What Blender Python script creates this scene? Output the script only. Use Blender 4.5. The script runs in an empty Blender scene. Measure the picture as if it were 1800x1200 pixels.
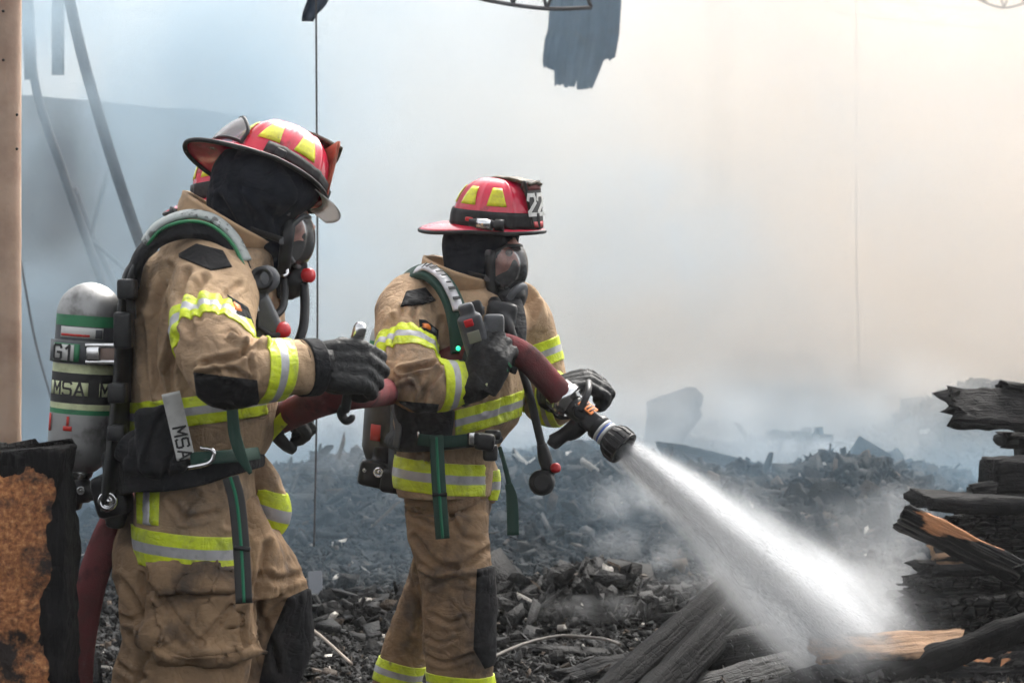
import bpy, bmesh, math, random
import numpy as np
from mathutils import Vector, Matrix, noise as mnoise
R = math.radians
random.seed(7); rng = np.random.default_rng(7)
scn = bpy.context.scene
C = scn.collection

# ------------------------------------------------------------------ camera
F, HC, VH = 4100.0, 1.5, 480.0            # focal length in photo pixels, eye height, horizon row
cam = bpy.data.objects.new('camera', bpy.data.cameras.new('camera')); C.objects.link(cam)
cam.location = (0, 0, HC); cam.rotation_euler = (R(90), 0, 0)
cam.data.sensor_width = 36; cam.data.lens = F/1800*36
cam.data.shift_y = -(600-VH)/1800
cam.data.clip_start = 0.1; cam.data.clip_end = 2000
cam.data.dof.use_dof = True; cam.data.dof.focus_distance = 6.75; cam.data.dof.aperture_fstop = 7.0
scn.camera = cam

# ------------------------------------------------------------------ daylight
SUN_EL, SUN_AZ = 50.0, 24.0                # azimuth measured from +Y towards +X
w = bpy.data.worlds.new('World'); scn.world = w; w.use_nodes = True
nt = w.node_tree; bg = nt.nodes['Background']
sky = nt.nodes.new('ShaderNodeTexSky'); sky.sky_type = 'NISHITA'; sky.sun_disc = False
sky.sun_elevation = R(SUN_EL); sky.sun_rotation = R(SUN_AZ)
sky.dust_density = 6.0; sky.air_density = 1.0; sky.ozone_density = 0.6
hs = nt.nodes.new('ShaderNodeHueSaturation'); hs.inputs['Saturation'].default_value = 0.16
nt.links.new(sky.outputs[0], hs.inputs['Color']); nt.links.new(hs.outputs[0], bg.inputs['Color'])
bg.inputs['Strength'].default_value = 0.15
sun = bpy.data.objects.new('sun', bpy.data.lights.new('sun', 'SUN')); C.objects.link(sun)
sun.data.energy = 1.2; sun.data.angle = R(20); sun.data.color = (1.0, 0.94, 0.85)
sd = Vector((math.sin(R(SUN_AZ))*math.cos(R(SUN_EL)), math.cos(R(SUN_AZ))*math.cos(R(SUN_EL)), math.sin(R(SUN_EL))))
sun.rotation_euler = sd.to_track_quat('Z', 'Y').to_euler(); sun.location = sd*60

vs = scn.view_settings
vs.view_transform = 'Standard'; vs.look = 'None'; vs.gamma = 1; vs.exposure = 1.36; vs.use_curve_mapping = False
cy = scn.cycles
cy.max_bounces = 9; cy.diffuse_bounces = 2; cy.glossy_bounces = 2; cy.transmission_bounces = 4; cy.transparent_max_bounces = 24
cy.volume_bounces = 5; cy.use_denoising = True; cy.volume_step_rate = 1.0; cy.volume_max_steps = 256
cy.caustics_reflective = False; cy.caustics_refractive = False; cy.use_adaptive_sampling = True; cy.adaptive_threshold = 0.05

# ------------------------------------------------------------------ helpers
def P(u, v, Y): return Vector(((u-900)/F*Y, Y, HC-(v-VH)/F*Y))
def pj(co):     # (n,3) -> pixel u,v
    return np.stack([900+co[:, 0]/co[:, 1]*F, VH+(HC-co[:, 2])/co[:, 1]*F], 1)
def tag(o, label=None, cat=None, group=None, kind=None):
    if label: o['label'] = label
    if cat: o['category'] = cat
    if group: o['group'] = group
    if kind or cat: o['kind'] = kind or 'thing'
    return o
def empty(name, loc=(0, 0, 0), rot=None):
    o = bpy.data.objects.new(name, None); C.objects.link(o); o.location = loc
    if rot is not None: o.rotation_euler = rot
    o.empty_display_size = 0.1
    return o
def world_of(o):
    return o.matrix_basis.copy() if o.parent is None else world_of(o.parent) @ o.matrix_parent_inverse @ o.matrix_basis
def link(name, me, mats, parent=None, smooth=True):
    o = bpy.data.objects.new(name, me); C.objects.link(o)
    if not isinstance(mats, (list, tuple)): mats = [mats]
    mi = np.zeros(len(me.polygons), np.int32); me.polygons.foreach_get('material_index', mi)
    me.materials.clear()
    for m in mats: me.materials.append(m)
    me.polygons.foreach_set('material_index', np.minimum(mi, len(mats)-1))
    if smooth and name != 'lettering': me.polygons.foreach_set('use_smooth', [True]*len(me.polygons))
    if parent is not None:      # meshes are built in world space: keep them there
        o.parent = parent; o.matrix_parent_inverse = world_of(parent).inverted()
    return o
def mesh(vs_, fs, name='m'):
    me = bpy.data.meshes.new(name); me.from_pydata([tuple(v) for v in vs_], [], fs); me.update(); return me
def bm_mesh(bm):
    me = bpy.data.meshes.new('m'); bm.normal_update(); bm.to_mesh(me); bm.free(); return me
def eval_mods(me, mods):
    o = bpy.data.objects.new('tmp', me); C.objects.link(o)
    for typ, kw in mods:
        m = o.modifiers.new(typ, typ)
        for k, v in kw.items(): setattr(m, k, v)
    dg = bpy.context.evaluated_depsgraph_get()
    out = bpy.data.meshes.new_from_object(o.evaluated_get(dg))
    bpy.data.objects.remove(o); return out
def getco(me):
    a = np.empty(len(me.vertices)*3, np.float32); me.vertices.foreach_get('co', a); return a.reshape(-1, 3).astype(float)
def setco(me, a): me.vertices.foreach_set('co', np.asarray(a, np.float32).ravel()); me.update()
def getno(me):
    a = np.empty(len(me.vertices)*3, np.float32); me.vertices.foreach_get('normal', a); return a.reshape(-1, 3).astype(float)
def n3(co, scale, off=0.0):       # smooth noise per row
    nf = mnoise.noise
    q = co*scale+off
    return np.array([nf((a, b, c)) for a, b, c in q])
def spline(pts, n):
    pts = [np.array(p, float) for p in pts]
    m = len(pts)-1; out = []
    for i in range(n):
        t = i/(n-1)*m; k = min(int(t), m-1); f = t-k
        p0 = pts[k-1] if k > 0 else 2*pts[0]-pts[1]; p1, p2 = pts[k], pts[k+1]
        p3 = pts[k+2] if k+2 <= m else 2*pts[m]-pts[m-1]
        out.append(0.5*((2*p1)+(-p0+p2)*f+(2*p0-5*p1+4*p2-p3)*f*f+(-p0+3*p1-3*p2+p3)*f**3))
    return np.array(out)
def frames(path, up=None):
    path = np.asarray(path, float); T = np.gradient(path, axis=0); T /= np.linalg.norm(T, axis=1)[:, None]
    u = np.array(up if up is not None else (0.13, -1, 0.21), float)
    N, B = [], []
    for t in T:
        n = u-t*np.dot(u, t); n /= np.linalg.norm(n); N.append(n); B.append(np.cross(t, n))
        if up is None: u = n
    return T, np.array(N), np.array(B)
def bm_rings(bm, rings, cap=True, mi=0):
    rows = [[bm.verts.new(tuple(p)) for p in r] for r in rings]
    n = len(rows[0])
    for a, b in zip(rows[:-1], rows[1:]):
        for i in range(n):
            f = bm.faces.new((a[i], a[(i+1) % n], b[(i+1) % n], b[i])); f.material_index = mi; f.smooth = True
    if cap:
        for r, rev in ((rows[0], True), (rows[-1], False)):
            f = bm.faces.new(list(reversed(r)) if rev else r); f.material_index = mi
    return rows
def bm_tube(bm, pts, rad, n=16, res=None, cap=True, mi=0, flat=1.0, up=None):
    """round tube along a smoothed path; rad: a number or one per point; flat squashes along the frame's normal"""
    k = res or max(2, len(pts)*6)
    path = spline(pts, k) if len(pts) > 2 else np.linspace(pts[0], pts[1], k)
    rr = np.full(k, rad) if np.isscalar(rad) else (spline([[r] for r in rad], k)[:, 0] if len(rad) > 2 else np.linspace(rad[0], rad[1], k))
    T, N, B = frames(path, up)
    ang = np.linspace(0, 2*math.pi, n, endpoint=False)
    bm_rings(bm, [path[i]+np.outer(np.cos(ang)*rr[i]*flat, N[i])+np.outer(np.sin(ang)*rr[i], B[i]) for i in range(k)], cap, mi)
def tube_me(pts, rad, **k):
    bm = bmesh.new(); bm_tube(bm, pts, rad, **k); return bm_mesh(bm)
def ribbon_me(pts, width, thick, facing, n=None, sub=True):
    """flat strap along a path: facing = direction of its broad face (one vector or one per point)"""
    k = n or len(pts)*7
    path = spline(pts, k) if len(pts) > 2 else np.linspace(pts[0], pts[1], k)
    fc = np.array(facing, float)
    fc = np.repeat(fc[None], k, 0) if fc.ndim == 1 else spline(fc, k)
    wd = np.full(k, width) if np.isscalar(width) else spline([[x] for x in width], k)[:, 0]
    T = np.gradient(path, axis=0); T /= np.linalg.norm(T, axis=1)[:, None]
    bm = bmesh.new(); rings = []
    e = min(thick*0.45, 0.004)
    for p, t, f, h in zip(path, T, fc, wd):
        f = f-t*np.dot(f, t); f /= np.linalg.norm(f); s = np.cross(t, f); h /= 2; q = thick/2
        rings.append([p+s*a+f*b for a, b in ((-h, -q+e), (-h, q-e), (-h+e, q), (0, q*1.15), (h-e, q), (h, q-e), (h, -q+e), (h-e, -q), (-h+e, -q))])
    bm_rings(bm, rings); bmesh.ops.recalc_face_normals(bm, faces=bm.faces); return bm_mesh(bm)
def bm_box(bm, c, sx, sy, sz, M=None, bev=0.0, mi=0, seg=2):
    r = bmesh.ops.create_cube(bm, size=1.0); v = r['verts']
    for x in v: x.co = Vector((x.co.x*sx, x.co.y*sy, x.co.z*sz))
    fs = {f for x in v for f in x.link_faces}
    if bev > 0:
        es = list({e for x in v for e in x.link_edges})
        rb = bmesh.ops.bevel(bm, geom=es, offset=bev, segments=seg, affect='EDGES', profile=0.6)
        v = list({x for f in rb['faces'] for x in f.verts} | {x for x in v if x.is_valid}); fs = {f for x in v for f in x.link_faces}
    for f in fs: f.material_index = mi
    T = Matrix.Translation(Vector(c)) @ (M.to_4x4() if M is not None else Matrix.Identity(4))
    for x in v: x.co = T @ x.co
    return v
def box_me(c, sx, sy, sz, M=None, bev=0.0, seg=2):
    bm = bmesh.new(); bm_box(bm, c, sx, sy, sz, M, bev, 0, seg); return bm_mesh(bm)
def axes(x, y):       # rotation matrix whose local x is x and whose local y is near y
    x = Vector(x).normalized(); z = x.cross(Vector(y)).normalized(); y = z.cross(x)
    return Matrix((x, y, z)).transposed()
def lathe_me(prof, c, axis, n=48, mats=None):
    """prof: (distance along the axis, radius) ; mats: optional material index per step"""
    a = Vector(axis).normalized(); M = axes(a, (0.02, -1, 0.03)); c = Vector(c)
    bm = bmesh.new(); ang = np.linspace(0, 2*math.pi, n, endpoint=False)
    rings = [[c+M @ Vector((h, r*math.cos(t), r*math.sin(t))) for t in ang] for h, r in prof]
    rows = bm_rings(bm, rings)
    if mats:
        bm.faces.ensure_lookup_table()
        for i in range(len(prof)-1):
            for k in range(n): bm.faces[i*n+k].material_index = mats[i]
    return bm_mesh(bm)
def xf(me, M): me.transform(M); return me
def join_me(ms):
    bm = bmesh.new()
    for m in ms: bm.from_mesh(m)
    return bm_mesh(bm)

STROKES = {'M': [[(0, 0), (0, 1), (.5, .35), (1, 1), (1, 0)]], 'S': [[(1, .88), (.9, 1), (.1, 1), (0, .88), (0, .62), (.1, .52), (.9, .48), (1, .38), (1, .12), (.9, 0), (.1, 0), (0, .12)]],
           'A': [[(0, 0), (.5, 1), (1, 0)], [(.2, .32), (.8, .32)]], 'G': [[(1, .85), (.88, 1), (.12, 1), (0, .85), (0, .15), (.12, 0), (.88, 0), (1, .15), (1, .5), (.55, .5)]],
           '1': [[(.2, .8), (.55, 1), (.55, 0)]], '2': [[(0, .78), (.12, 1), (.88, 1), (1, .82), (1, .62), (0, .12), (0, 0), (1, 0)]]}
def letters_me(s, size, bold=.17, thick=.0012, wide=.68, gap=.28):
    """block letters drawn as strokes of even width, centred on the origin in the xy plane"""
    bm = bmesh.new(); W = len(s)*wide+(len(s)-1)*gap; x0 = -W/2; zl = 0
    for ch in s:
        for pl in STROKES[ch]:
            p = [Vector(((x0+x*wide)*size, (y-.5)*size, 0)) for x, y in pl]
            for i, (a, b) in enumerate(zip(p[:-1], p[1:])):
                d = (b-a).normalized(); L = (b-a).length+bold*size*.9; q = d.cross(Vector((0, 0, 1))); zl += 1
                n_ = max(2, int(L/(size*.2)))
                for k in range(n_):
                    c = (a+b)/2+d*L*((k+.5)/n_-.5); bm_box(bm, c+Vector((0, 0, .00004*(zl % 7))), L/n_, bold*size, thick, Matrix((d, -q, Vector((0, 0, 1)))).transposed())
        x0 += wide+gap
    return bm_mesh(bm)

# ------------------------------------------------------------------ materials
def pm(name, base, rough=0.6, metal=0.0, var=None, vs_=6.0, vmix=(0.45, 0.65), bump=0.0, bs=60.0, bdist=0.004, spec=0.5, detail=5.0, weave=0.0, var2=None, v2s=20.0, v2mix=(0.55, 0.7), coat=0.0, sheen=0.0, crease=0.0, cs=11.0):
    """principled material; var / var2 = second and third colours mixed in by noise in object space"""
    m = bpy.data.materials.new(name); m.use_nodes = True; nt = m.node_tree; b = nt.nodes['Principled BSDF']
    b.inputs['Roughness'].default_value = rough; b.inputs['Metallic'].default_value = metal
    b.inputs['Specular IOR Level'].default_value = spec; b.inputs['Coat Weight'].default_value = coat
    b.inputs['Sheen Weight'].default_value = sheen
    col = None
    tc = nt.nodes.new('ShaderNodeTexCoord')
    def N(t): return nt.nodes.new(t)
    cur = N('ShaderNodeRGB'); cur.outputs[0].default_value = (*base, 1); cur = cur.outputs[0]
    for c2, sc, mm in ((var, vs_, vmix), (var2, v2s, v2mix)):
        if c2 is None: continue
        nz = N('ShaderNodeTexNoise'); nz.inputs['Scale'].default_value = sc; nz.inputs['Detail'].default_value = detail; nz.inputs['Roughness'].default_value = 0.62
        nt.links.new(tc.outputs['Object'], nz.inputs['Vector'])
        mr = N('ShaderNodeMapRange'); mr.inputs['From Min'].default_value = mm[0]; mr.inputs['From Max'].default_value = mm[1]
        nt.links.new(nz.outputs[0], mr.inputs['Value'])
        mx = N('ShaderNodeMix'); mx.data_type = 'RGBA'
        nt.links.new(mr.outputs[0], mx.inputs['Factor']); nt.links.new(cur, mx.inputs['A']); mx.inputs['B'].default_value = (*c2, 1)
        cur = mx.outputs['Result']
    nt.links.new(cur, b.inputs['Base Color'])
    if bump > 0:
        nz = N('ShaderNodeTexNoise'); nz.inputs['Scale'].default_value = bs; nz.inputs['Detail'].default_value = 6
        nt.links.new(tc.outputs['Object'], nz.inputs['Vector'])
        h = nz.outputs[0]
        if weave > 0:
            wv = N('ShaderNodeTexVoronoi'); wv.inputs['Scale'].default_value = 420
            nt.links.new(tc.outputs['Object'], wv.inputs['Vector'])
            ma = N('ShaderNodeMath'); ma.operation = 'MULTIPLY_ADD'; ma.inputs[1].default_value = weave
            nt.links.new(wv.outputs['Distance'], ma.inputs[0]); nt.links.new(h, ma.inputs[2]); h = ma.outputs[0]
        bp = N('ShaderNodeBump'); bp.inputs['Strength'].default_value = bump; bp.inputs['Distance'].default_value = bdist
        nt.links.new(h, bp.inputs['Height']); nt.links.new(bp.outputs[0], b.inputs['Normal'])
        if crease > 0:      # sharp little folds of stiff cloth
            hs_ = []
            for sc, am, st in ((cs, 1.0, (1, 1, .55)), (cs*2.4, .45, (.6, .6, 1.1))):
                mp = N('ShaderNodeMapping'); mp.inputs['Scale'].default_value = st; nt.links.new(tc.outputs['Object'], mp.inputs[0])
                n2 = N('ShaderNodeTexNoise'); n2.inputs['Scale'].default_value = sc; n2.inputs['Detail'].default_value = 2.0; n2.inputs['Distortion'].default_value = .9; nt.links.new(mp.outputs[0], n2.inputs['Vector'])
                a = N('ShaderNodeMath'); a.operation = 'SUBTRACT'; a.inputs[1].default_value = .5; nt.links.new(n2.outputs[0], a.inputs[0])
                c_ = N('ShaderNodeMath'); c_.operation = 'ABSOLUTE'; nt.links.new(a.outputs[0], c_.inputs[0])
                d_ = N('ShaderNodeMath'); d_.operation = 'POWER'; d_.inputs[1].default_value = .7; nt.links.new(c_.outputs[0], d_.inputs[0])
                e_ = N('ShaderNodeMath'); e_.operation = 'MULTIPLY'; e_.inputs[1].default_value = am; nt.links.new(d_.outputs[0], e_.inputs[0]); hs_.append(e_.outputs[0])
            ad = N('ShaderNodeMath'); ad.operation = 'ADD'; nt.links.new(hs_[0], ad.inputs[0]); nt.links.new(hs_[1], ad.inputs[1])
            b2 = N('ShaderNodeBump'); b2.inputs['Strength'].default_value = crease; b2.inputs['Distance'].default_value = .03
            nt.links.new(ad.outputs[0], b2.inputs['Height']); nt.links.new(b2.outputs[0], bp.inputs['Normal'])
    return m
# ------------------------------------------------------------------ ground and rubble
MOUNDS = [  # pixel of the peak, distance, spread in metres (x, y), height above the plain
    (1512, 806, 13.5, .34, .7, .15), (1430, 782, 16.5, .55, .9, .30), (1340, 790, 17.5, .5, .9, .16), (1185, 790, 18.0, .6, 1., .13),
    (1020, 785, 15.0, .30, .6, .22), (930, 800, 16.0, .5, .8, .18), (690, 772, 18.5, .8, 1.2, .22), (600, 785, 17.5, .6, 1.0, .16), (520, 800, 17.0, .7, 1.0, .12),
    (1690, 770, 19.5, .7, 1.2, .34), (1760, 745, 20.0, .6, 1.2, .30), (1600, 830, 15.0, .6, .9, .14), (1330, 850, 12.5, .5, .6, .10),
    (1010, 790, 12.8, 1.3, .9, .26), (1330, 796, 14.0, 1.4, 1.0, .20), (620, 790, 13.6, 1.3, 1.0, .24), (800, 800, 14.5, 1.0, .9, .2), (1050, 990, 10.2, .25, .3, .13), (840, 1000, 10.2, .5, .4, .06), (1400, 990, 10.2, .4, .5, .10), (1100, 860, 13.5, .5, .8, .12)]
def ground_z(x, y):
    z = np.zeros_like(x)
    for u, v, Y, sx, sy, h in MOUNDS:
        cx = (u-900)/F*Y
        z = z+h*np.exp(-((x-cx)/sx)**2-((y-Y)/sy)**2)
    far = np.clip((y-9)/9, 0, 1)
    z = z+far*0.10*np.sin(x*1.7+1)*np.sin(y*0.8)
    return z
gx = np.concatenate([np.linspace(-700, -9, 8)[:-1], np.linspace(-9, 9, 220), np.linspace(9, 700, 8)[1:]])
gy = np.concatenate([np.linspace(-700, 3, 6)[:-1], np.linspace(3, 24, 260), np.linspace(24, 900, 10)[1:]])
X, Yg = np.meshgrid(gx, gy)
Z = ground_z(X, Yg)
pts = np.stack([X.ravel(), Yg.ravel(), Z.ravel()], 1)
inside = (np.abs(pts[:, 0]) < 9) & (pts[:, 1] > 3) & (pts[:, 1] <.24)
nz = n3(pts[inside]*np.array([1, 1, 0]), 4.0)*0.035+n3(pts[inside]*np.array([1, 1, 0]), 13.0)*0.018
fz = np.clip((pts[inside, 1]-10)/5, 0, 1); nz = nz+fz*(n3(pts[inside]*np.array([1, 1, 0]), 2.2, 5.0)*.07+np.abs(n3(pts[inside]*np.array([1, 1, 0]), 5.0, 9.0))*.09)
pts[inside, 2] += nz-0.02
W_ = len(gx)
fs = [(j*W_+i, j*W_+i+1, (j+1)*W_+i+1, (j+1)*W_+i) for j in range(len(gy)-1) for i in range(W_-1)]
m_ground = pm('charred ground', (0.010, 0.010, 0.010), 0.8, spec=.1, var=(0.05, 0.047, 0.044), vs_=9, vmix=(.5, .75), bump=1.0, bs=24, bdist=0.05, var2=(0.06, 0.05, 0.042), v2s=30, v2mix=(.66, .75))
g = link('ground', mesh(pts, fs), m_ground); tag(g, 'black burnt ground covered in ash and char', kind='structure')

def shards(n, usize, rows, cols, seed, flat=(0.15, 0.7), ysize=None, colours=None):
    r = np.random.default_rng(seed)
    v = rows[0]+(rows[1]-rows[0])*r.random(n); u = cols[0]+(cols[1]-cols[0])*r.random(n)
    Y = HC*F/(v-VH); Y *= 1+0.05*r.standard_normal(n)
    x = (u-900)/F*Y
    z = ground_z(x, Y)
    s = usize*np.exp(0.45*r.standard_normal(n))*np.clip(Y/10, .8, 1.5)
    dims = np.stack([s, s*(0.35+0.6*r.random(n)), s*(flat[0]+(flat[1]-flat[0])*r.random(n))], 1)
    base = np.array([(a, b, c) for a in (-.5, .5) for b in (-.5, .5) for c in (-.5, .5)])
    A = r.standard_normal((n, 3, 3)); Q, _ = np.linalg.qr(A)
    stick = r.random(n) < .14; dims[stick] *= np.array([2.2, .42, .45]); chip_ = (r.random(n) < .35) & ~stick; dims[chip_] *= np.array([1.25, 1.1, .28])
    V = base[None]*dims[:, None]*(1+0.8*(r.random((n, 8, 3))-.5))
    lie = r.random(n) < 0.35                 # some lie flat-ish
    th = r.random(n)*6.283; tl = 0.3*r.standard_normal((n, 2))
    Rz = np.zeros((n, 3, 3)); Rz[:, 0, 0] = np.cos(th); Rz[:, 0, 1] = -np.sin(th); Rz[:, 1, 0] = np.sin(th); Rz[:, 1, 1] = np.cos(th); Rz[:, 2, 2] = 1
    Rz[:, 2, 0] = tl[:, 0]; Rz[:, 2, 1] = tl[:, 1]
    Q[lie] = Rz[lie]
    V = np.einsum('nij,nkj->nki', Q, V)+np.stack([x, Y, z+s*0.12], 1)[:, None]
    q = np.array([(0, 1, 3, 2), (4, 6, 7, 5), (0, 4, 5, 1), (2, 3, 7, 6), (0, 2, 6, 4), (1, 5, 7, 3)])
    fi = (q[None]+np.arange(n)[:, None, None]*8).reshape(-1, 4)
    me = bpy.data.meshes.new('rubble')
    me.vertices.add(n*8); me.vertices.foreach_set('co', V.astype(np.float32).ravel())
    me.loops.add(len(fi)*4); me.loops.foreach_set('vertex_index', fi.astype(np.int32).ravel())
    me.polygons.add(len(fi)); me.polygons.foreach_set('loop_start', (np.arange(len(fi))*4).astype(np.int32))
    me.update(calc_edges=True)
    ck = r.random(n)
    cc = np.zeros((n, 4)); cc[:, 3] = 1
    dk = 0.008+0.024*r.random(n); cc[:, :3] = 0.4*dk[:, None]*np.array([1, .98, .97])
    k = ck > .84; cc[k, :3] = 0.4*(0.05+0.09*r.random(k.sum()))[:, None]*np.array([1, .98, .95])
    k = ck > .945; cc[k, :3] = 0.5*(0.07+0.10*r.random(k.sum()))[:, None]*np.array([1.15, .85, .62])
    k = ck > .987; cc[k, :3] = (0.28+0.25*r.random(k.sum()))[:, None]*np.array([1.05, .98, .88])
    at = me.color_attributes.new('tint', 'FLOAT_COLOR', 'POINT'); at.data.foreach_set('color', np.repeat(cc, 8, 0).astype(np.float32).ravel())
    return me
m_rub = pm('charred debris', (0.03, 0.03, 0.03), 0.6, spec=.1, bump=0.8, bs=60, bdist=0.02)
_nt = m_rub.node_tree; _a = _nt.nodes.new('ShaderNodeAttribute'); _a.attribute_name = 'tint'
_nt.links.new(_a.outputs['Color'], _nt.nodes['Principled BSDF'].inputs['Base Color'])
me = shards(95000, 0.019, (770, 1330), (-250, 2050), 3)
rub = link('rubble', me, m_rub, smooth=False); tag(rub, 'burnt rubble of small black and grey fragments covering the ground', 'rubble', kind='stuff')
me = shards(600, 0.055, (775, 1290), (-200, 2000), 5, flat=(0.06, .3))
rub2 = link('rubble', me, m_rub, smooth=False); tag(rub2, 'larger burnt lumps and broken pieces strewn through the rubble field', 'rubble', kind='stuff')

def heap(n, usize, seed):
    """extra debris covering the mounds"""
    r = np.random.default_rng(seed)
    me = shards(n, usize, (900, 1000), (0, 10), seed, flat=(.15, .8)); co = getco(me).reshape(n, 8, 3); c = co.mean(1, keepdims=True); rel = (co-c)
    k = r.integers(0, len(MOUNDS), n); M_ = np.array([((u-900)/F*Y, Y, sx, sy) for u, v, Y, sx, sy, h in MOUNDS])[k]
    x = M_[:, 0]+r.standard_normal(n)*M_[:, 2]*.7; y = M_[:, 1]+r.standard_normal(n)*M_[:, 3]*.6
    z = ground_z(x, y)+.03
    setco(me, (rel+np.stack([x, y, z], 1)[:, None]).reshape(-1, 3)); return me
rub3 = link('rubble', heap(16000, .036, 21), m_rub, smooth=False); tag(rub3, 'burnt debris heaped over the far rubble mounds', 'rubble', kind='stuff')

# ------------------------------------------------------------------ smoke
def vol_mat(name, color, build, aniso=0.35, step=1.0):
    m = bpy.data.materials.new(name); m.use_nodes = True; nt = m.node_tree
    nt.nodes.remove(nt.nodes['Principled BSDF'])
    pv = nt.nodes.new('ShaderNodeVolumePrincipled'); pv.inputs['Color'].default_value = (*color, 1); pv.inputs['Anisotropy'].default_value = aniso
    nt.links.new(pv.outputs[0], nt.nodes['Material Output'].inputs['Volume'])
    d = build(nt)
    if isinstance(d, (int, float)): pv.inputs['Density'].default_value = d
    else: nt.links.new(d, pv.inputs['Density'])
    m.cycles.volume_step_rate = step
    return m
class G:          # small arithmetic on shader sockets
    def __init__(s, nt): s.nt = nt; s.tc = nt.nodes.new('ShaderNodeTexCoord'); s.sep = nt.nodes.new('ShaderNodeSeparateXYZ'); nt.links.new(s.tc.outputs['Object'], s.sep.inputs[0])
    def x(s): return s.sep.outputs[0]
    def y(s): return s.sep.outputs[1]
    def z(s): return s.sep.outputs[2]
    def m(s, op, a, b=None, c=None):
        n = s.nt.nodes.new('ShaderNodeMath'); n.operation = op
        for i, q in enumerate((a, b, c)):
            if q is None: continue
            if isinstance(q, (int, float)): n.inputs[i].default_value = q
            else: s.nt.links.new(q, n.inputs[i])
        return n.outputs[0]
    def ramp(s, v, a, b, lo=0.0, hi=1.0):
        n = s.nt.nodes.new('ShaderNodeMapRange'); n.interpolation_type = 'SMOOTHSTEP'
        s.nt.links.new(v, n.inputs['Value']); n.inputs['From Min'].default_value = a; n.inputs['From Max'].default_value = b
        n.inputs['To Min'].default_value = lo; n.inputs['To Max'].default_value = hi; return n.outputs[0]
    def noise(s, scale, detail=3.0, stretch=(1, 1, 1), dist=0.0):
        mp = s.nt.nodes.new('ShaderNodeMapping'); mp.inputs['Scale'].default_value = stretch
        s.nt.links.new(s.tc.outputs['Object'], mp.inputs[0])
        n = s.nt.nodes.new('ShaderNodeTexNoise'); n.inputs['Scale'].default_value = scale; n.inputs['Detail'].default_value = detail; n.inputs['Distortion'].default_value = dist
        s.nt.links.new(mp.outputs[0], n.inputs['Vector']); return n.outputs[0]
def low_smoke(nt):
    g = G(nt)
    near = g.ramp(g.y(), 9.8, 14.0, 0.0, 0.25)
    hgt = g.ramp(g.z(), .15, .95, 1.0, 0.16)
    nz = g.ramp(g.noise(0.9, 3.0, (1, .7, 1)), 0.34, 0.66, 0.25, 1.7)
    out = g.ramp(g.y(), 14.5, 18.0, 1.0, 0.0)
    return g.m('MULTIPLY', g.m('MULTIPLY', g.m('MULTIPLY', near, hgt), nz), out)
def far_smoke(nt):
    g = G(nt)
    # smoke colour runs from blue grey to cream across x, painting in warm sunlight
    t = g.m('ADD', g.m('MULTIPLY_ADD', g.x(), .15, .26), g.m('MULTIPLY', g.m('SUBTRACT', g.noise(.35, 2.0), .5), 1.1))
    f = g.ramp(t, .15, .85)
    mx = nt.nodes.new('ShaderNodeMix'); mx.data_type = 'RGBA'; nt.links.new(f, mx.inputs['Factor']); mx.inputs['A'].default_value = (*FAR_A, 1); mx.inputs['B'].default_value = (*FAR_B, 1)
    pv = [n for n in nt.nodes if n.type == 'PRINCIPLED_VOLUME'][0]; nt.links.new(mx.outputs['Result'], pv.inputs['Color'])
    d = g.ramp(g.y(), 14.6, 23.0, 0.0, 0.14)
    return g.m('MULTIPLY', d, g.ramp(g.noise(.55, 4.0, (1, .5, 1.2), .8), .34, .66, .15, 2.0))
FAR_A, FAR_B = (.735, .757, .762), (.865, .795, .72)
def vbox(name, x0, x1, y0, y1, z0, z1, m):
    bm = bmesh.new(); bm_box(bm, ((x0+x1)/2, (y0+y1)/2, (z0+z1)/2), x1-x0, y1-y0, z1-z0)
    o = link(name, bm_mesh(bm), m, smooth=False); o['kind'] = 'stuff'; return o
m_low = vol_mat('shaded low smoke', (.44, .61, .75), low_smoke, .1, .8)  # dark blue colour paints the shade on the near smoke; far bank stays bright
sb = vbox('smoke', -14, 14, 9.5, 20.6, -0.6, 6.0, m_low); tag(sb, 'smoke with shade in its blue grey colour, lying over the burnt rubble', 'smoke')
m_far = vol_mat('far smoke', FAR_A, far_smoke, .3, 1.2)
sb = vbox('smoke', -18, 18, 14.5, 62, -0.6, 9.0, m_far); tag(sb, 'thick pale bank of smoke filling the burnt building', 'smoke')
# ------------------------------------------------------------------ clothing tools
def loft(rings, yaw=0.0, n=56, k=4, ex=2.3, cap=True):
    """rings: (left u, right u, v, depth Y, depth-to-width ratio): horizontal rounded sections of a body turned by yaw"""
    c, s_ = math.cos(yaw), math.sin(yaw); rows = []
    for uL, uR, v, Y, rho in rings:
        p = P((uL+uR)/2, v, Y); hw = (uR-uL)/2/F*Y; a = hw/math.sqrt(c*c+(rho*s_)**2)
        rows.append((p.x, p.y, p.z, a, a*rho))
    rows = spline(rows, (len(rows)-1)*k+1)
    ang = np.linspace(0, 2*math.pi, n, endpoint=False)
    ca, sa = np.cos(ang), np.sin(ang); ca = np.sign(ca)*abs(ca)**(2/ex); sa = np.sign(sa)*abs(sa)**(2/ex)
    bm = bmesh.new()
    bm_rings(bm, [np.stack([x+ca*a*c-sa*b*s_, y+ca*a*s_+sa*b*c, np.full(n, z)], 1) for x, y, z, a, b in rows], cap)
    bmesh.ops.recalc_face_normals(bm, faces=bm.faces); return bm_mesh(bm)
def limb(pts, rad, n=24, flat=1.0):
    return tube_me([P(*p) for p in pts], rad, n=n, res=len(pts)*8, flat=flat)
def fuse(ms, vox=0.007, it=6, fac=0.5):
    me = join_me(ms)
    mods = [('REMESH', dict(mode='VOXEL', voxel_size=vox))]
    if it: mods.append(('SMOOTH', dict(factor=fac, iterations=it)))
    return eval_mods(me, mods)
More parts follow.
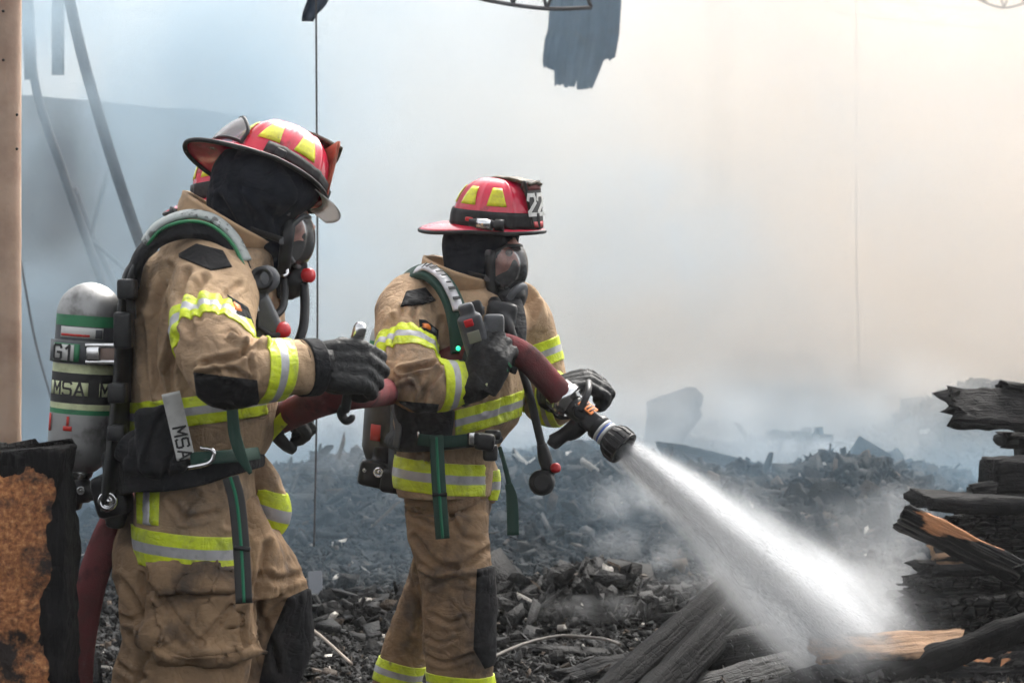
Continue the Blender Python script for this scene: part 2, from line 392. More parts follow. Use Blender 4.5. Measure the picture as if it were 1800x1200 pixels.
def billow(me, amp, scale, seed=0.0, where=None, warp=0.35):
    """soft bulges with sharp valleys between them, pushed along the normals"""
    co = getco(me); no = getno(me)
    S = np.array(scale, float)
    wv = np.stack([n3(co, 3.1, seed+11), n3(co, 3.1, seed+23), n3(co, 3.1, seed+37)], 1)*warp
    q = co*S+wv*2.0+seed*7.3
    d = np.abs(n3(q, 1.0))*2.2-0.55
    if where is not None: d = d*where(co)
    setco(me, co+no*(d*amp)[:, None]); return me
def seg_dist(uv, poly):
    best = np.full(len(uv), 1e9)
    for a, b in zip(poly[:-1], poly[1:]):
        a = np.array(a, float); b = np.array(b, float); ab = b-a
        t = np.clip(((uv-a) @ ab)/max(ab @ ab, 1e-9), 0, 1)
        best = np.minimum(best, np.linalg.norm(uv-(a+t[:, None]*ab), axis=1))
    return best
def folds(me, strokes):
    """each stroke: pixel polyline, width in pixels, depth in metres (negative = a crease, positive = a ridge), pressed into the side facing the lens"""
    co = getco(me); no = getno(me); uv = pj(co)
    view = co-np.array([0, 0, HC]); view /= np.linalg.norm(view, axis=1)[:, None]
    f = np.clip(-(no*view).sum(1)*2, 0, 1)
    d = np.zeros(len(co))
    for poly, wd, dep in strokes:
        wd, dep = wd*.78, dep*1.25
        p = spline([np.array(a, float) for a in poly], len(poly)*5) if len(poly) > 2 else poly
        dd = seg_dist(uv, p)
        d += dep*np.exp(-(dd/wd)**2)-0.45*dep*np.exp(-((dd-1.9*wd)/wd)**2)
    setco(me, co+no*(d*f)[:, None]); return me
def sub_faces(me, fmask_fn):
    n = len(me.polygons); c = np.empty(n*3, np.float32); me.polygons.foreach_get('center', c); c = c.reshape(-1, 3).astype(float)
    nn = np.empty(n*3, np.float32); me.polygons.foreach_get('normal', nn); nn = nn.reshape(-1, 3).astype(float)
    keep = np.nonzero(fmask_fn(c, nn))[0]
    co = getco(me); vn = getno(me); bm = bmesh.new(); lay = bm.verts.layers.float_vector.new('vn'); mp = {}
    for i in keep:
        vv = []
        for v in me.polygons[i].vertices:
            if v not in mp:
                mp[v] = bm.verts.new(co[v]); mp[v][lay] = Vector(vn[v])
            vv.append(mp[v])
        try: bm.faces.new(vv)
        except ValueError: pass
    return bm, lay
def cut(bm, co, no, clear=True):
    bmesh.ops.bisect_plane(bm, geom=bm.verts[:]+bm.edges[:]+bm.faces[:], plane_co=co, plane_no=no, clear_outer=clear)
def shell(bm, lay, off, thick=0.006, amount=None):
    seen, best = set(), []          # keep the one largest piece
    for f0 in bm.faces:
        if f0 in seen: continue
        st, isl = [f0], []; seen.add(f0)
        while st:
            f = st.pop(); isl.append(f)
            for e in f.edges:
                for q in e.link_faces:
                    if q not in seen: seen.add(q); st.append(q)
        if len(isl) > len(best): best = isl
    keep = set(best); bmesh.ops.delete(bm, geom=[f for f in bm.faces if f not in keep], context='FACES')
    bm.normal_update()
    for v in bm.verts:
        n = Vector(v[lay])
        if n.length < .2: n = v.normal
        n.normalize(); v.co += n*(off if amount is None else off*amount(v.co))
    me = bm_mesh(bm)
    return eval_mods(me, [('SOLIDIFY', dict(thickness=thick, offset=-1.0, use_even_offset=False))])
def patch(me, poly, off=0.004, edge=3.0, ymax=99, thick=0.006, facing=0.12, uneven=0.0):
    """the piece of a garment inside a convex pixel outline on the near side, lifted off the cloth: pockets, patches, labels"""
    poly = np.array(poly, float)
    ctr = poly.mean(0)
    lo, hi = poly.min(0)-8, poly.max(0)+8
    def ok(c, n):
        uv = pj(c); vw = c-np.array([0, 0, HC]); vw /= np.linalg.norm(vw, axis=1)[:, None]
        return (uv[:, 0] > lo[0]) & (uv[:, 0] < hi[0]) & (uv[:, 1] > lo[1]) & (uv[:, 1] < hi[1]) & ((n*vw).sum(1) < facing) & (c[:, 1] < ymax)
    bm, lay = sub_faces(me, ok)
    o = Vector((0, 0, HC))
    for a, b in zip(poly, np.roll(poly, -1, 0)):
        pa, pb = P(a[0], a[1], 6)-o, P(b[0], b[1], 6)-o; n = pa.cross(pb).normalized()
        if n.dot(P(ctr[0], ctr[1], 6)-o) > 0: n = -n
        cut(bm, o, n)
    lp = [tuple(p) for p in poly]+[tuple(poly[0])]
    def am(co):
        d = seg_dist(pj(np.array([co])), lp)[0]; t = min(1, d/edge); r = t*t*(3-2*t)
        return r*(1+uneven*mnoise.noise(co*14)) + 0.12
    return shell(bm, lay, off, thick, am)
def band(me, c, axis, half=0.038, rad=0.3, off=0.004, where=None, split=(0.36, 0.64)):
    """a reflective band round a sleeve, leg or hem: the slab of cloth between two planes; material 0 lime, 1 silver"""
    c = Vector(c); a = Vector(axis).normalized(); an = np.array(a); cn = np.array(c)
    def ok(q, n):
        d = (q-cn) @ an; r = np.linalg.norm((q-cn)-d[:, None]*an, axis=1)
        k = (abs(d) < half+0.02) & (r < rad)
        return k & where(q) if where is not None else k
    bm, lay = sub_faces(me, ok)
    cut(bm, c+a*half, a); cut(bm, c-a*half, -a)
    for f in split: cut(bm, c+a*half*(2*f-1), a, False)
    for f in bm.faces:
        t = ((f.calc_center_median()-c).dot(a)/half+1)/2; f.material_index = 1 if split[0] < t < split[1] else 0
    return shell(bm, lay, off, 0.005)

# ------------------------------------------------------------------ materials of the people
TAN, TAN2, TAN3 = (.475, .33, .205), (.29, .197, .122), (.11, .087, .067)
m_coat = pm('tan turnout cloth', TAN, .85, var=TAN2, vs_=7, vmix=(.42, .64), var2=TAN3, v2s=6.5, v2mix=(.52, .70), bump=.5, bs=90, bdist=.003, weave=.25, spec=.2, crease=.34)
m_trs = pm('soiled turnout cloth', (.30, .195, .112), .88, var=(.165, .108, .066), vs_=6, vmix=(.42, .62), var2=(.07, .056, .046), v2s=6, v2mix=(.52, .68), bump=.5, bs=80, bdist=.003, weave=.25, spec=.2, crease=.38)
m_collar = pm('tan collar cloth', (.47, .31, .18), .85, var=TAN2, vs_=16, vmix=(.5, .75), bump=.6, bs=70, bdist=.003)
m_blk = pm('black cloth', (.008, .009, .011), .85, spec=.18, crease=.4, var=(.018, .018, .02), vs_=14, bump=.4, bs=120, bdist=.002, sheen=.05)
m_pad = pm('worn black reinforcement', (.008, .008, .009), .8, spec=.2, crease=.4, var=(.03, .028, .027), vs_=9, vmix=(.55, .8), bump=.5, bs=70, bdist=.002)
m_hood = pm('navy black hood knit', (.009, .011, .017), .92, spec=.12, crease=.5, cs=7, var=(.015, .018, .025), vs_=10, bump=.3, bs=200, bdist=.001, sheen=.05)
m_lime = pm('lime reflective tape', (.66, .78, .02), .5, crease=.3, var=(.42, .50, .05), vs_=16, vmix=(.45, .7), var2=(.20, .21, .07), v2s=22, v2mix=(.58, .74), bump=.5, bs=120, bdist=.002)
m_silv = pm('silver reflective tape', (.46, .46, .48), .38, .25, var=(.30, .30, .31), vs_=24, vmix=(.5, .7), var2=(.14, .13, .12), v2s=26, v2mix=(.66, .8), bump=.3, bs=140, bdist=.001)
m_red = pm('red helmet shell', (.68, .020, .065), .25, var=(.52, .014, .035), vs_=9, coat=.5, bump=.15, bs=38, bdist=.002, var2=(.11, .02, .02), v2s=14, v2mix=(.60, .74))
m_yel = pm('yellow helmet sticker', (.72, .72, .015), .4, var=(.50, .47, .03), vs_=26, coat=.2, var2=(.20, .18, .05), v2s=34, v2mix=(.64, .74), bump=.2, bs=90)
m_edge = pm('black rubber edging', (.012, .012, .013), .55, spec=.3, var=(.03, .03, .03), vs_=20, bump=.3, bs=80)
m_plas = pm('black moulded plastic', (.009, .0095, .011), .42, spec=.35, var=(.02, .021, .023), vs_=18, bump=.25, bs=90, bdist=.001)
m_grey = pm('grey moulded plastic', (.075, .08, .088), .45, var=(.045, .047, .05), vs_=20)
m_glove = pm('black leather glove', (.008, .0085, .009), .62, spec=.3, crease=.25, cs=16, var=(.022, .023, .024), vs_=16, vmix=(.5, .75), bump=.8, bs=55, bdist=.004)
m_chrome = pm('bright metal', (.75, .75, .76), .18, 1.0, var=(.5, .5, .5), vs_=30)
m_alu = pm('brushed bottle metal', (.36, .36, .355), .42, .55, var=(.22, .22, .215), vs_=8, vmix=(.4, .7), var2=(.12, .115, .11), v2s=16, v2mix=(.52, .70), bump=.25, bs=60, bdist=.001)
m_green = pm('green tape', (.03, .22, .09), .5, var=(.02, .13, .06), vs_=25)
m_dgreen = pm('dark green webbing', (.012, .05, .035), .8, bump=.6, bs=300, bdist=.001)
m_lgreen = pm('green webbing stripe', (.012, .17, .085), .8)
m_white = pm('pale printed label', (.58, .58, .56), .5, var=(.42, .42, .40), vs_=25)
m_lumi = pm('pale luminous tape', (.60, .64, .38), .5, var=(.42, .45, .26), vs_=25)
m_ink = pm('black print', (.016, .016, .016), .6)
m_redp = pm('red plastic', (.50, .015, .02), .35)
m_redink = pm('red marker ink', (.5, .03, .02), .6)
m_orange = pm('orange print', (.75, .20, .02), .45)
m_leather = pm('brown leather', (.085, .062, .035), .6, var=(.045, .035, .022), vs_=24, bump=1, bs=120, bdist=.003)
m_orleather = pm('faded orange leather', (.40, .10, .05), .6, var=(.22, .06, .035), vs_=22, bump=.4, bs=90)
m_skin = pm('flushed skin', (.66, .31, .24), .5, var=(.40, .15, .11), vs_=18, bump=.2, bs=150, bdist=.001)
m_eye = pm('eye', (.22, .17, .15), .3); m_iris = pm('dark iris', (.03, .02, .015), .2)
m_hose = pm('dark red hose jacket', (.175, .042, .046), .8, var=(.115, .045, .045), vs_=9, vmix=(.42, .66), var2=(.035, .024, .026), v2s=12, v2mix=(.54, .70), bump=.8, bs=260, bdist=.003, spec=.1)
m_boot = pm('black boot rubber', (.015, .015, .015), .6)
m_lcd = pm('display', (.20, .21, .16), .25)
m_lamp = bpy.data.materials.new('small green lamp'); m_lamp.use_nodes = True
_b = m_lamp.node_tree.nodes['Principled BSDF']; _b.inputs['Base Color'].default_value = (.02, .5, .2, 1); _b.inputs['Emission Color'].default_value = (.03, .9, .35, 1); _b.inputs['Emission Strength'].default_value = .8
def clear_mat(name, tint=(1, 1, 1), haze=0.04):
    m = bpy.data.materials.new(name); m.use_nodes = True; nt = m.node_tree; nt.nodes.remove(nt.nodes['Principled BSDF'])
    tr = nt.nodes.new('ShaderNodeBsdfTransparent'); tr.inputs[0].default_value = (*tint, 1)
    gl = nt.nodes.new('ShaderNodeBsdfGlossy'); gl.inputs['Roughness'].default_value = .12
    df = nt.nodes.new('ShaderNodeBsdfDiffuse'); df.inputs[0].default_value = (.7, .7, .7, 1)
    fr = nt.nodes.new('ShaderNodeFresnel'); fr.inputs[0].default_value = 1.45
    a = nt.nodes.new('ShaderNodeMixShader'); b = nt.nodes.new('ShaderNodeMixShader'); b.inputs[0].default_value = haze
    nt.links.new(fr.outputs[0], a.inputs[0]); nt.links.new(tr.outputs[0], a.inputs[1]); nt.links.new(gl.outputs[0], a.inputs[2])
    nt.links.new(a.outputs[0], b.inputs[1]); nt.links.new(df.outputs[0], b.inputs[2]); nt.links.new(b.outputs[0], nt.nodes['Material Output'].inputs['Surface']); return m
m_clear = clear_mat('clear visor plastic', (.97, .97, .97), .035)
m_vis = clear_mat('milky visor plastic', (.93, .94, .94), .42)
m_lens = clear_mat('scuffed goggle lens', (.85, .8, .86), .22)

# ------------------------------------------------------------------ helmet, head, glove builders
def frame(o, fwd, up):      # matrix of a local frame: x forward, z up
    x = Vector(fwd).normalized(); y = Vector(up).cross(x).normalized(); z = x.cross(y)
    return Matrix.Translation(Vector(o)) @ Matrix((x, y, z)).transposed().to_4x4()
DA, DB, DH, DX = .148, .121, .158, .018
def dome_pt(phi, t, off=0.0):
    rib = max(math.exp(-(((phi-k*math.pi/4+math.pi) % (2*math.pi)-math.pi)/.055)**2) for k in range(8))
    cc = math.cos(t*math.pi/2)**.72; s_ = math.sin(t*math.pi/2)
    r = 1+.045*rib*(1-t**6)
    p = Vector((DX+DA*cc*math.cos(phi)*r, DB*cc*math.sin(phi)*r, DH*s_*(1+.02*rib*(1-t))))
    n = Vector(((p.x-DX)/DA**2, p.y/DB**2, p.z/DH**2)).normalized()
    return p+n*off
def brim_r(phi):
    c, s_ = math.cos(phi), math.sin(phi)
    a = .172 if c > 0 else .248
    return 1/((abs(c)/a)**2.15+(abs(s_)/.152)**2.15)**(1/2.15)
def brim_pt(phi, q, dz=0.0):      # q 0 at the shell, 1 at the rim
    i = Vector((DX+DA*.98*math.cos(phi), DB*.98*math.sin(phi), 0)); o = Vector((DX*.3+brim_r(phi)*math.cos(phi), brim_r(phi)*math.sin(phi), 0))
    p = i.lerp(o, q); back = max(0, -math.cos(phi))
    p.z = -.007*q*abs(math.sin(phi))**1.5-.022*q*q*back-.004*q+dz+.004*math.sin(phi*3)*q*back
    return p
def grid_me(fn, nu, nv, thick=0.0, closed=False):
    V = [fn(i/(nu-1) if not closed else i/nu, j/(nv-1)) for j in range(nv) for i in range(nu)]
    fs = []
    for j in range(nv-1):
        for i in range(nu if closed else nu-1):
            a, b = j*nu+i, j*nu+(i+1) % nu; fs.append((a, b, b+nu, a+nu))
    me = mesh(V, fs)
    return eval_mods(me, [('SOLIDIFY', dict(thickness=abs(thick), offset=1.0 if thick > 0 else -1.0))]) if thick else me
m_side = pm('dark leather side', (.045, .03, .022), .6, var=(.09, .03, .025), vs_=14, bump=.5, bs=90)
def helmet(person, M, shield_mat, style, shown=True):
    M = M @ Matrix.Scale(.925, 4)
    root = link('helmet', xf(grid_me(lambda a, b: dome_pt(a*2*math.pi, b*.995), 144, 26, -.004, True), M), m_red, person)
    br = grid_me(lambda a, b: brim_pt(a*2*math.pi, b), 120, 8, -.006, True)
    link('brim', xf(br, M), m_red, root)
    rim = [brim_pt(a, 1, -.001) for a in np.linspace(0, 2*math.pi, 97)]
    link('brim_edging', xf(tube_me(rim, .0068, n=10, res=192, cap=False), M), m_edge, root)
    for k in range(8):
        ph = (k+.5)*math.pi/4
        def st(a, b, ph=ph):
            return dome_pt(ph+(a-.5)*2*(.245-.10*b), (.30 if style == 'band' else .20)+b*.30, .0016)
        if k in (0, 7): continue
        link('reflective_sticker', xf(grid_me(st, 8, 6, .0008), M), m_yel, root)
    # leather holder running from the crown to the head of the front shield
    def holder(a, b):
        x = -.01+a*.158; zt = DH+.004+.012*math.sin(a*math.pi)*.6-.002*a
        w_ = .016+.030*a; y = (b-.5)*2*w_
        return Vector((x+DX*.4, y, zt-.18*abs(y)*(1-.3*a)-.004*a+.003*mnoise.noise(Vector((x*40, y*40, 0)))))
    link('shield_holder', xf(grid_me(holder, 18, 9, -.010), M), m_leather, root)
    def shield(a, b):       # b 0 bottom .. 1 top
        w_ = .033+.024*b**.8; y = (a-.5)*2*w_
        x = .178+DX*.35-.016*(1-b)**2*0-1.6*y*y-.018*b+.012*(1-b)
        return Vector((x-.024, y, .006+b*.152))
    sh = link('front_shield', xf(grid_me(shield, 13, 13, .004), M), shield_mat, root)
    def skirt(a, b):        # cheek side of the holder, closing the wedge between shell and shield
        p = shield(0 if b < .5 else 1, a); return p
    for sgn in (0, 1):
        link('holder_side', xf(grid_me(lambda a, b: shield(sgn, .10+.90*a).lerp(dome_pt((.30 if sgn else -.30)*(1-.25*a), .06+.58*a, .001), b), 10, 8, .003), M), shield_mat if style == 'plain' else m_leather if 0 else m_side, root)
    if style == 'band':
        link('rubber_band', xf(grid_me(lambda a, b: dome_pt(a*2*math.pi, .01+.21*b, .004), 120, 5, .003, True), M), m_edge, root)
    return root, sh, shield, M
def head_me(M):
    """head with brow, nose, lips, chin and ears; origin between the ears, x forward"""
    ms = []
    bm = bmesh.new(); bmesh.ops.create_uvsphere(bm, u_segments=40, v_segments=28, radius=1)
    for v in bm.verts:
        x, y, z = v.co
        v.co = Vector((x*.098, y*.076*(1-.18*max(0, -z)), z*.118-(.008*max(0, -z))))
        if x > 0 and z < -.2: v.co.x += .012*x*(-z)
    ms.append(bm_mesh(bm))
    def ball(c, r):
        bm = bmesh.new(); bmesh.ops.create_uvsphere(bm, u_segments=16, v_segments=10, radius=1)
        for v in bm.verts: v.co = Vector((v.co.x*r[0]+c[0], v.co.y*r[1]+c[1], v.co.z*r[2]+c[2]))
        return bm_mesh(bm)
    ms += [tube_me([(.088, 0, .022), (.104, 0, -.008), (.116, 0, -.026)], [.009, .011, .014], n=12), ball((.104, .012, -.03), (.011, .008, .008)), ball((.104, -.012, -.03), (.011, .008, .008)),
           ball((.084, .03, .034), (.014, .026, .008)), ball((.084, -.03, .034), (.014, .026, .008)), ball((.093, 0, -.056), (.012, .024, .006)), ball((.091, 0, -.066), (.012, .021, .007)),
           ball((.082, 0, -.095), (.022, .024, .018)), ball((.072, .04, -.02), (.02, .022, .02)), ball((.072, -.04, -.02), (.02, .022, .02)),
           ball((-.002, .078, .0), (.016, .008, .03)), ball((-.002, -.078, .0), (.016, .008, .03)),
           tube_me([(-.03, 0, -.06), (-.045, 0, -.14), (-.06, 0, -.24)], [.058, .056, .065], n=20)]
    return [xf(m, M) for m in ms]
def eyes(person, M):
    for s_ in (1, -1):
        bm = bmesh.new(); bmesh.ops.create_uvsphere(bm, u_segments=16, v_segments=12, radius=.0125)
        for v in bm.verts: v.co += Vector((.0845, .032*s_, .012))
        e = link('eye', xf(bm_mesh(bm), M), m_eye, person)
        bm = bmesh.new(); bmesh.ops.create_uvsphere(bm, u_segments=12, v_segments=8, radius=.0066)
        for v in bm.verts: v.co += Vector((.0915, .032*s_, .012))
        link('iris', xf(bm_mesh(bm), M), m_iris, e)
def glove(person, wrist, fwd, back, side, curl, thumb=(.5, .5), size=1.0, cuff=.11, spread=.06, label=None, cuffr=(.05, .058), cdir=None):
    """five-fingered work glove. fwd: towards the fingers, back: out of the back of the hand, side: +1 thumb along fwd x back, -1 mirrored.
    curl: four (knuckle, middle, end) bends in degrees, forefinger first"""
    x = Vector(fwd).normalized(); z = (Vector(back)-x*Vector(back).dot(x)).normalized(); y = z.cross(x)*side
    M = Matrix.Translation(Vector(wrist)) @ Matrix((x, y, z)).transposed().to_4x4(); S = size
    ms = []
    def T(pts, r, n=14): ms.append(tube_me([M @ (Vector(p)*S) for p in pts], [q*S for q in r], n=n, res=len(pts)*4))
    # palm: four metacarpal rays fused into one slab
    for i, yy in enumerate((.036, .012, -.012, -.034)):
        T([(-.01, yy*.6, 0), (.05, yy, .004), (.098-.006*abs(i-1), yy*1.05, .002)], [.027, .024, .0195])
    T([(.01, .02, -.012), (.04, .034, -.016), (.06, .03, -.014)], [.022, .024, .018])
    T([(.02, -.03, -.012), (.06, -.034, -.012)], [.02, .018])
    L = ((.047, .030, .024), (.052, .034, .026), (.048, .031, .025), (.038, .024, .022))
    for i, yy in enumerate((.038, .0128, -.0125, -.0365)):
        p = Vector((.098-.006*abs(i-1), yy, .002)); a = 0.0; pts = [p-Vector((.012, 0, 0)), p]; dy = (1.5-i)*spread
        for l, b in zip(L[i], curl[i]):
            a += R(b); p = p+Vector((math.cos(a)*l, dy*l*math.cos(a), -math.sin(a)*l)); pts.append(p)
        q = []
        for a0, b0 in zip(pts[:-1], pts[1:]): q += [a0, a0.lerp(b0, .5)]
        q.append(pts[-1])
        T(q, [.0155, .0155, .0150, .0145, .0142, .0140, .0135, .0128, .0105][:len(q)], 12)
    tb, tc = thumb      # thumb leaves the side of the palm near its base
    a = Vector((.022, .030, -.008)); d1 = Vector((.55, .78, -.25-.6*tb)).normalized(); d2 = (d1+Vector((.5*tc, -.7*tc, -.8*tc))).normalized(); d3 = (d2+Vector((.3*tc, -.6*tc, -.5*tc))).normalized()
    b = a+d1*.045; c_ = b+d2*.034; e = c_+d3*.027
    T([a, a.lerp(b, .5), b, b.lerp(c_, .5), c_, e], [.022, .020, .0175, .0165, .0155, .0115], 12)
    me = fuse(ms, .0042*S, 2, .4)
    billow(me, .0016, (30, 30, 30), 3.0)
    g = link('glove', me, m_glove, person)
    if label: g['label'] = label
    cd = Vector(cdir).normalized() if cdir is not None else -x
    w0 = Vector(wrist)
    pts = [w0+x*.02*S, w0+cd*.02, w0+cd*.06, w0+cd*cuff]
    cm = tube_me(pts, [.036*S, .041*S, cuffr[0], cuffr[1]], n=28, res=24)
    billow(cm, .004, (34, 34, 34), 5.0)
    link('gauntlet', cm, m_glove, g)
    return g
def face_hole(me, Mh, x0=.035, ry=.066, z0=-.10, z1=.050):
    """open the hood over the face"""
    bm = bmesh.new(); bm.from_mesh(me); I = Mh.inverted()
    def inside(c):
        q = I @ c; return q.x > x0 and (q.y/ry)**2+((q.z-(z0+z1)/2)/((z1-z0)/2))**2 < 1
    bmesh.ops.delete(bm, geom=[f for f in bm.faces if inside(f.calc_center_median())], context='FACES'); return bm_mesh(bm)
def core_body(person, Mh, sh, hips, neck, joints):
    """the wearer's own body: one skin from head to ankles, almost all of it under the clothes"""
    ms = head_me(Mh)
    ms.append(tube_me([neck, Vector(neck).lerp(Vector(hips), .4), Vector(hips).lerp(Vector(neck), .15), hips], [.070, .100, .085, .055], n=24))
    for pts, rr in joints: ms.append(tube_me(pts, rr, n=16))
    link('body', fuse(ms, .0065, 2, .4), m_skin, person)
# ------------------------------------------------------------------ air pack pieces
def wrap_text(s, size, c, a, r, phi0, near=(0, -1, 0), ext=.0006, turn=0.0):
    me = letters_me(s, size); co = getco(me); a = Vector(a).normalized()
    n = (Vector(near)-a*Vector(near).dot(a)).normalized(); t = n.cross(a) if n.cross(a).x > 0 else a.cross(n)
    if turn: ct, st_ = math.cos(turn), math.sin(turn); co = np.stack([co[:, 0]*ct-co[:, 1]*st_, co[:, 0]*st_+co[:, 1]*ct, co[:, 2]], 1)
    ph = phi0+co[:, 0]/r; rr = r+co[:, 2]+.0012
    out = np.array(c)+co[:, 1:2]*np.array(a)+(rr*np.cos(ph))[:, None]*np.array(n)+(rr*np.sin(ph))[:, None]*np.array(t)
    setco(me, out); return me
def wrap_patch(c, a, r, p0, p1, h0, h1, near=(0, -1, 0), off=.001):
    a = Vector(a).normalized(); n = (Vector(near)-a*Vector(near).dot(a)).normalized(); t = n.cross(a) if n.cross(a).x > 0 else a.cross(n)
    return grid_me(lambda u, v: Vector(c)+a*(h0+(h1-h0)*v)+n*(math.cos(p0+(p1-p0)*u)*(r+off))+t*(math.sin(p0+(p1-p0)*u)*(r+off)), 12, 3, .0008)
def bottle(pack, top, bot, r, worn=True):
    top, bot = Vector(top), Vector(bot); a = (top-bot); L = a.length; a.normalize()
    S = [(1.00, .30, 0), (.985, .36, 0), (.965, .55, 0), (.935, .76, 0), (.90, .91, 0), (.86, .98, 0), (.83, 1, 0), (.675, 1, 1), (.65, 1, 2), (.62, 1.006, 3), (.585, 1.006, 3), (.50, 1.006, 3), (.465, 1.006, 2), (.42, 1.006, 0), (.30, 1, 4), (.225, 1, 1), (.17, 1, 0), (.155, .995, 0), (.11, .94, 0), (.075, .84, 0), (.045, .68, 0), (.02, .47, 0), (.006, .25, 0), (0, .02, 0)]
    S = S[::-1]
    prof = [(L*(1-s), rr*r) for s, rr, _ in S]; mats = [S[i+1][2] for i in range(len(S)-1)]
    # profile runs from the top downwards: material of a step is stored with its lower end
    b = link('cylinder', lathe_me(prof, bot, a, 72, mats), [m_alu, m_green, m_lumi, m_ink, m_grey], pack)
    return b, a, L
m_cover = pm('scuffed printed strap cover', (.34, .37, .36), .6, var=(.09, .095, .09), vs_=28, vmix=(.52, .58), var2=(.45, .47, .46), v2s=50, v2mix=(.6, .65))
def strap(pack, name, pts, width, thick, facing, mat, n=None):
    return link(name, ribbon_me([P(*p) for p in pts], width, thick, facing, n), mat, pack)
def bolt(parent, c, r, axis=(0, -1, 0)):
    prof = [(0, r), (.008, r), (.012, r*.86), (.011, r*.62), (.007, r*.58), (.007, r*.36), (.012, r*.32), (.013, .0005)]
    return link('bolt', lathe_me(prof, c, axis, 28), m_chrome, parent)

# ------------------------------------------------------------------ the near firefighter
YA = 6.0
A = empty('person', (P(350, 0, YA).x, YA, 0)); tag(A, 'taller firefighter with orange helmet shield and silver air bottle, gripping the hose', 'person', 'firefighters working the hose')
MhA = frame(P(472, 378, 6.0), (1, .10, -.12), (.12, .05, 1))
core_body(A, MhA, None, P(345, 880, 6.0), P(400, 430, 6.0), [
    ([P(365, 470, 5.85), P(352, 590, 5.64), P(375, 650, 5.53), P(480, 650, 5.57), P(560, 645, 5.62)], [.055, .048, .042, .035, .028]),
    ([P(400, 480, 6.15), P(445, 600, 6.27), P(455, 690, 6.28), P(500, 720, 6.2)], [.055, .048, .04, .03]),
    ([P(320, 930, 5.92), P(325, 1150, 5.88), P(290, 1460, 5.95)], [.06, .05, .04]), ([P(400, 930, 6.1), P(455, 1120, 6.14), P(395, 1460, 6.1)], [.06, .05, .04])])
eyes(A, MhA)
torso = loft([(356, 440, 412, 6, .8), (324, 462, 432, 6, 1.1), (272, 480, 445, 6, 1.25), (244, 488, 490, 6, 1.15), (236, 492, 560, 6, 1.1), (234, 492, 640, 6, 1.05), (234, 486, 720, 6, 1.05),
              (236, 474, 780, 6, 1.08), (242, 446, 828, 6, 1.15), (238, 448, 870, 6, 1.3), (237, 446, 930, 6, 1.38), (240, 442, 990, 6, 1.40)])
armR = limb([(355, 465, 5.93), (374, 515, 5.78), (374, 590, 5.63), (396, 648, 5.53), (440, 652, 5.54), (490, 648, 5.58), (546, 644, 5.63)], [.125, .112, .100, .091, .080, .073, .066])
armL = limb([(395, 470, 6.1), (430, 560, 6.25), (438, 660, 6.29), (445, 705, 6.24), (470, 722, 6.16)], [.12, .108, .10, .08, .066])
flap = tube_me([P(442, 800, 6.12), P(466, 850, 6.16), P(478, 905, 6.17), P(474, 938, 6.16)], [.03, .045, .05, .03], n=20, res=30)
coat = fuse([torso, armR, armL, flap], .0065, 8)
def A_arm(c): return np.clip((5.84-c[:, 1])*8, 0, 1)
billow(coat, .0055, (9, 9, 5), 1.0)
billow(coat, .0032, (15, 14, 11), 2.0, A_arm)
billow(coat, .0009, (38, 38, 26), 5.0)
folds(coat, [([(300, 470), (275, 540), (268, 620), (285, 690)], 9, -.016), ([(330, 480), (312, 560), (300, 640)], 8, -.012), ([(345, 500), (335, 540), (338, 590)], 7, -.008),
             ([(312, 590), (298, 650), (300, 700)], 9, -.018), ([(400, 665), (380, 640), (350, 650)], 6, .012), ([(450, 595), (420, 625), (360, 640)], 7, -.016), ([(470, 600), (430, 605), (405, 590)], 6, .012),
             ([(355, 660), (400, 650), (440, 668)], 6, -.010), ([(430, 612), (440, 640), (446, 665)], 5, -.008), ([(360, 490), (345, 520), (350, 560)], 8, -.010), ([(420, 500), (395, 520), (385, 548)], 7, -.008),
             ([(300, 880), (330, 910), (380, 900)], 7, -.010), ([(350, 870), (330, 890), (320, 915)], 6, -.009), ([(400, 860), (410, 890), (400, 920)], 7, -.010), ([(250, 560), (255, 640), (262, 700)], 8, -.010)])
coatA = link('coat', coat, m_coat, A)
TL = [m_lime, m_silv]
axU = P(396, 648, 5.53)-P(374, 515, 5.78)
link('reflective_band', band(coat, P(374, 596, 5.625), axU+Vector((-.10, 0, 0)), .036, .17, where=lambda c: c[:, 1] < 5.79), TL, coatA)
link('reflective_band', band(coat, P(478, 648, 5.57), P(552, 652, 5.63)-P(430, 640, 5.545), .036, .11), TL, coatA)
link('reflective_band', band(coat, P(345, 716, 6), (-.13, 0, 1), .036, .6, where=lambda c: (c[:, 1] > 5.72) & (c[:, 0] < P(475, 0, 6).x)), TL, coatA)
link('reflective_band', band(coat, P(345, 955, 6), (.10, 0, 1), .045, .6, off=.006), TL, coatA)
link('reflective_band', patch(coat, [(240, 856), (281, 856), (279, 924), (241, 920)], .006, 3), m_lime, coatA)
link('reflective_strip', patch(coat, [(254, 856), (268, 856), (267, 924), (254, 922)], .009, 2), m_silv, coatA)
link('shoulder_patch', patch(coat, [(314, 446), (345, 428), (392, 440), (424, 497), (372, 476), (318, 486)], .004, 3, facing=.3), m_pad, coatA)
link('elbow_patch', patch(coat, [(340, 654), (452, 668), (458, 720), (380, 730), (346, 700)], .005, 4, facing=.45), m_pad, coatA)
link('sleeve_badge', patch(coat, [(399, 517), (436, 540), (446, 568), (412, 556)], .004, 3, facing=.3), m_blk, coatA)
link('badge_print', patch(coat, [(405, 528), (420, 538), (425, 552), (411, 547)], .007, 2, facing=.3), m_orange, coatA)
link('cuff', tube_me([P(530, 646, 5.613), P(556, 645, 5.637)], [.071, .070], n=28), m_blk, coatA)
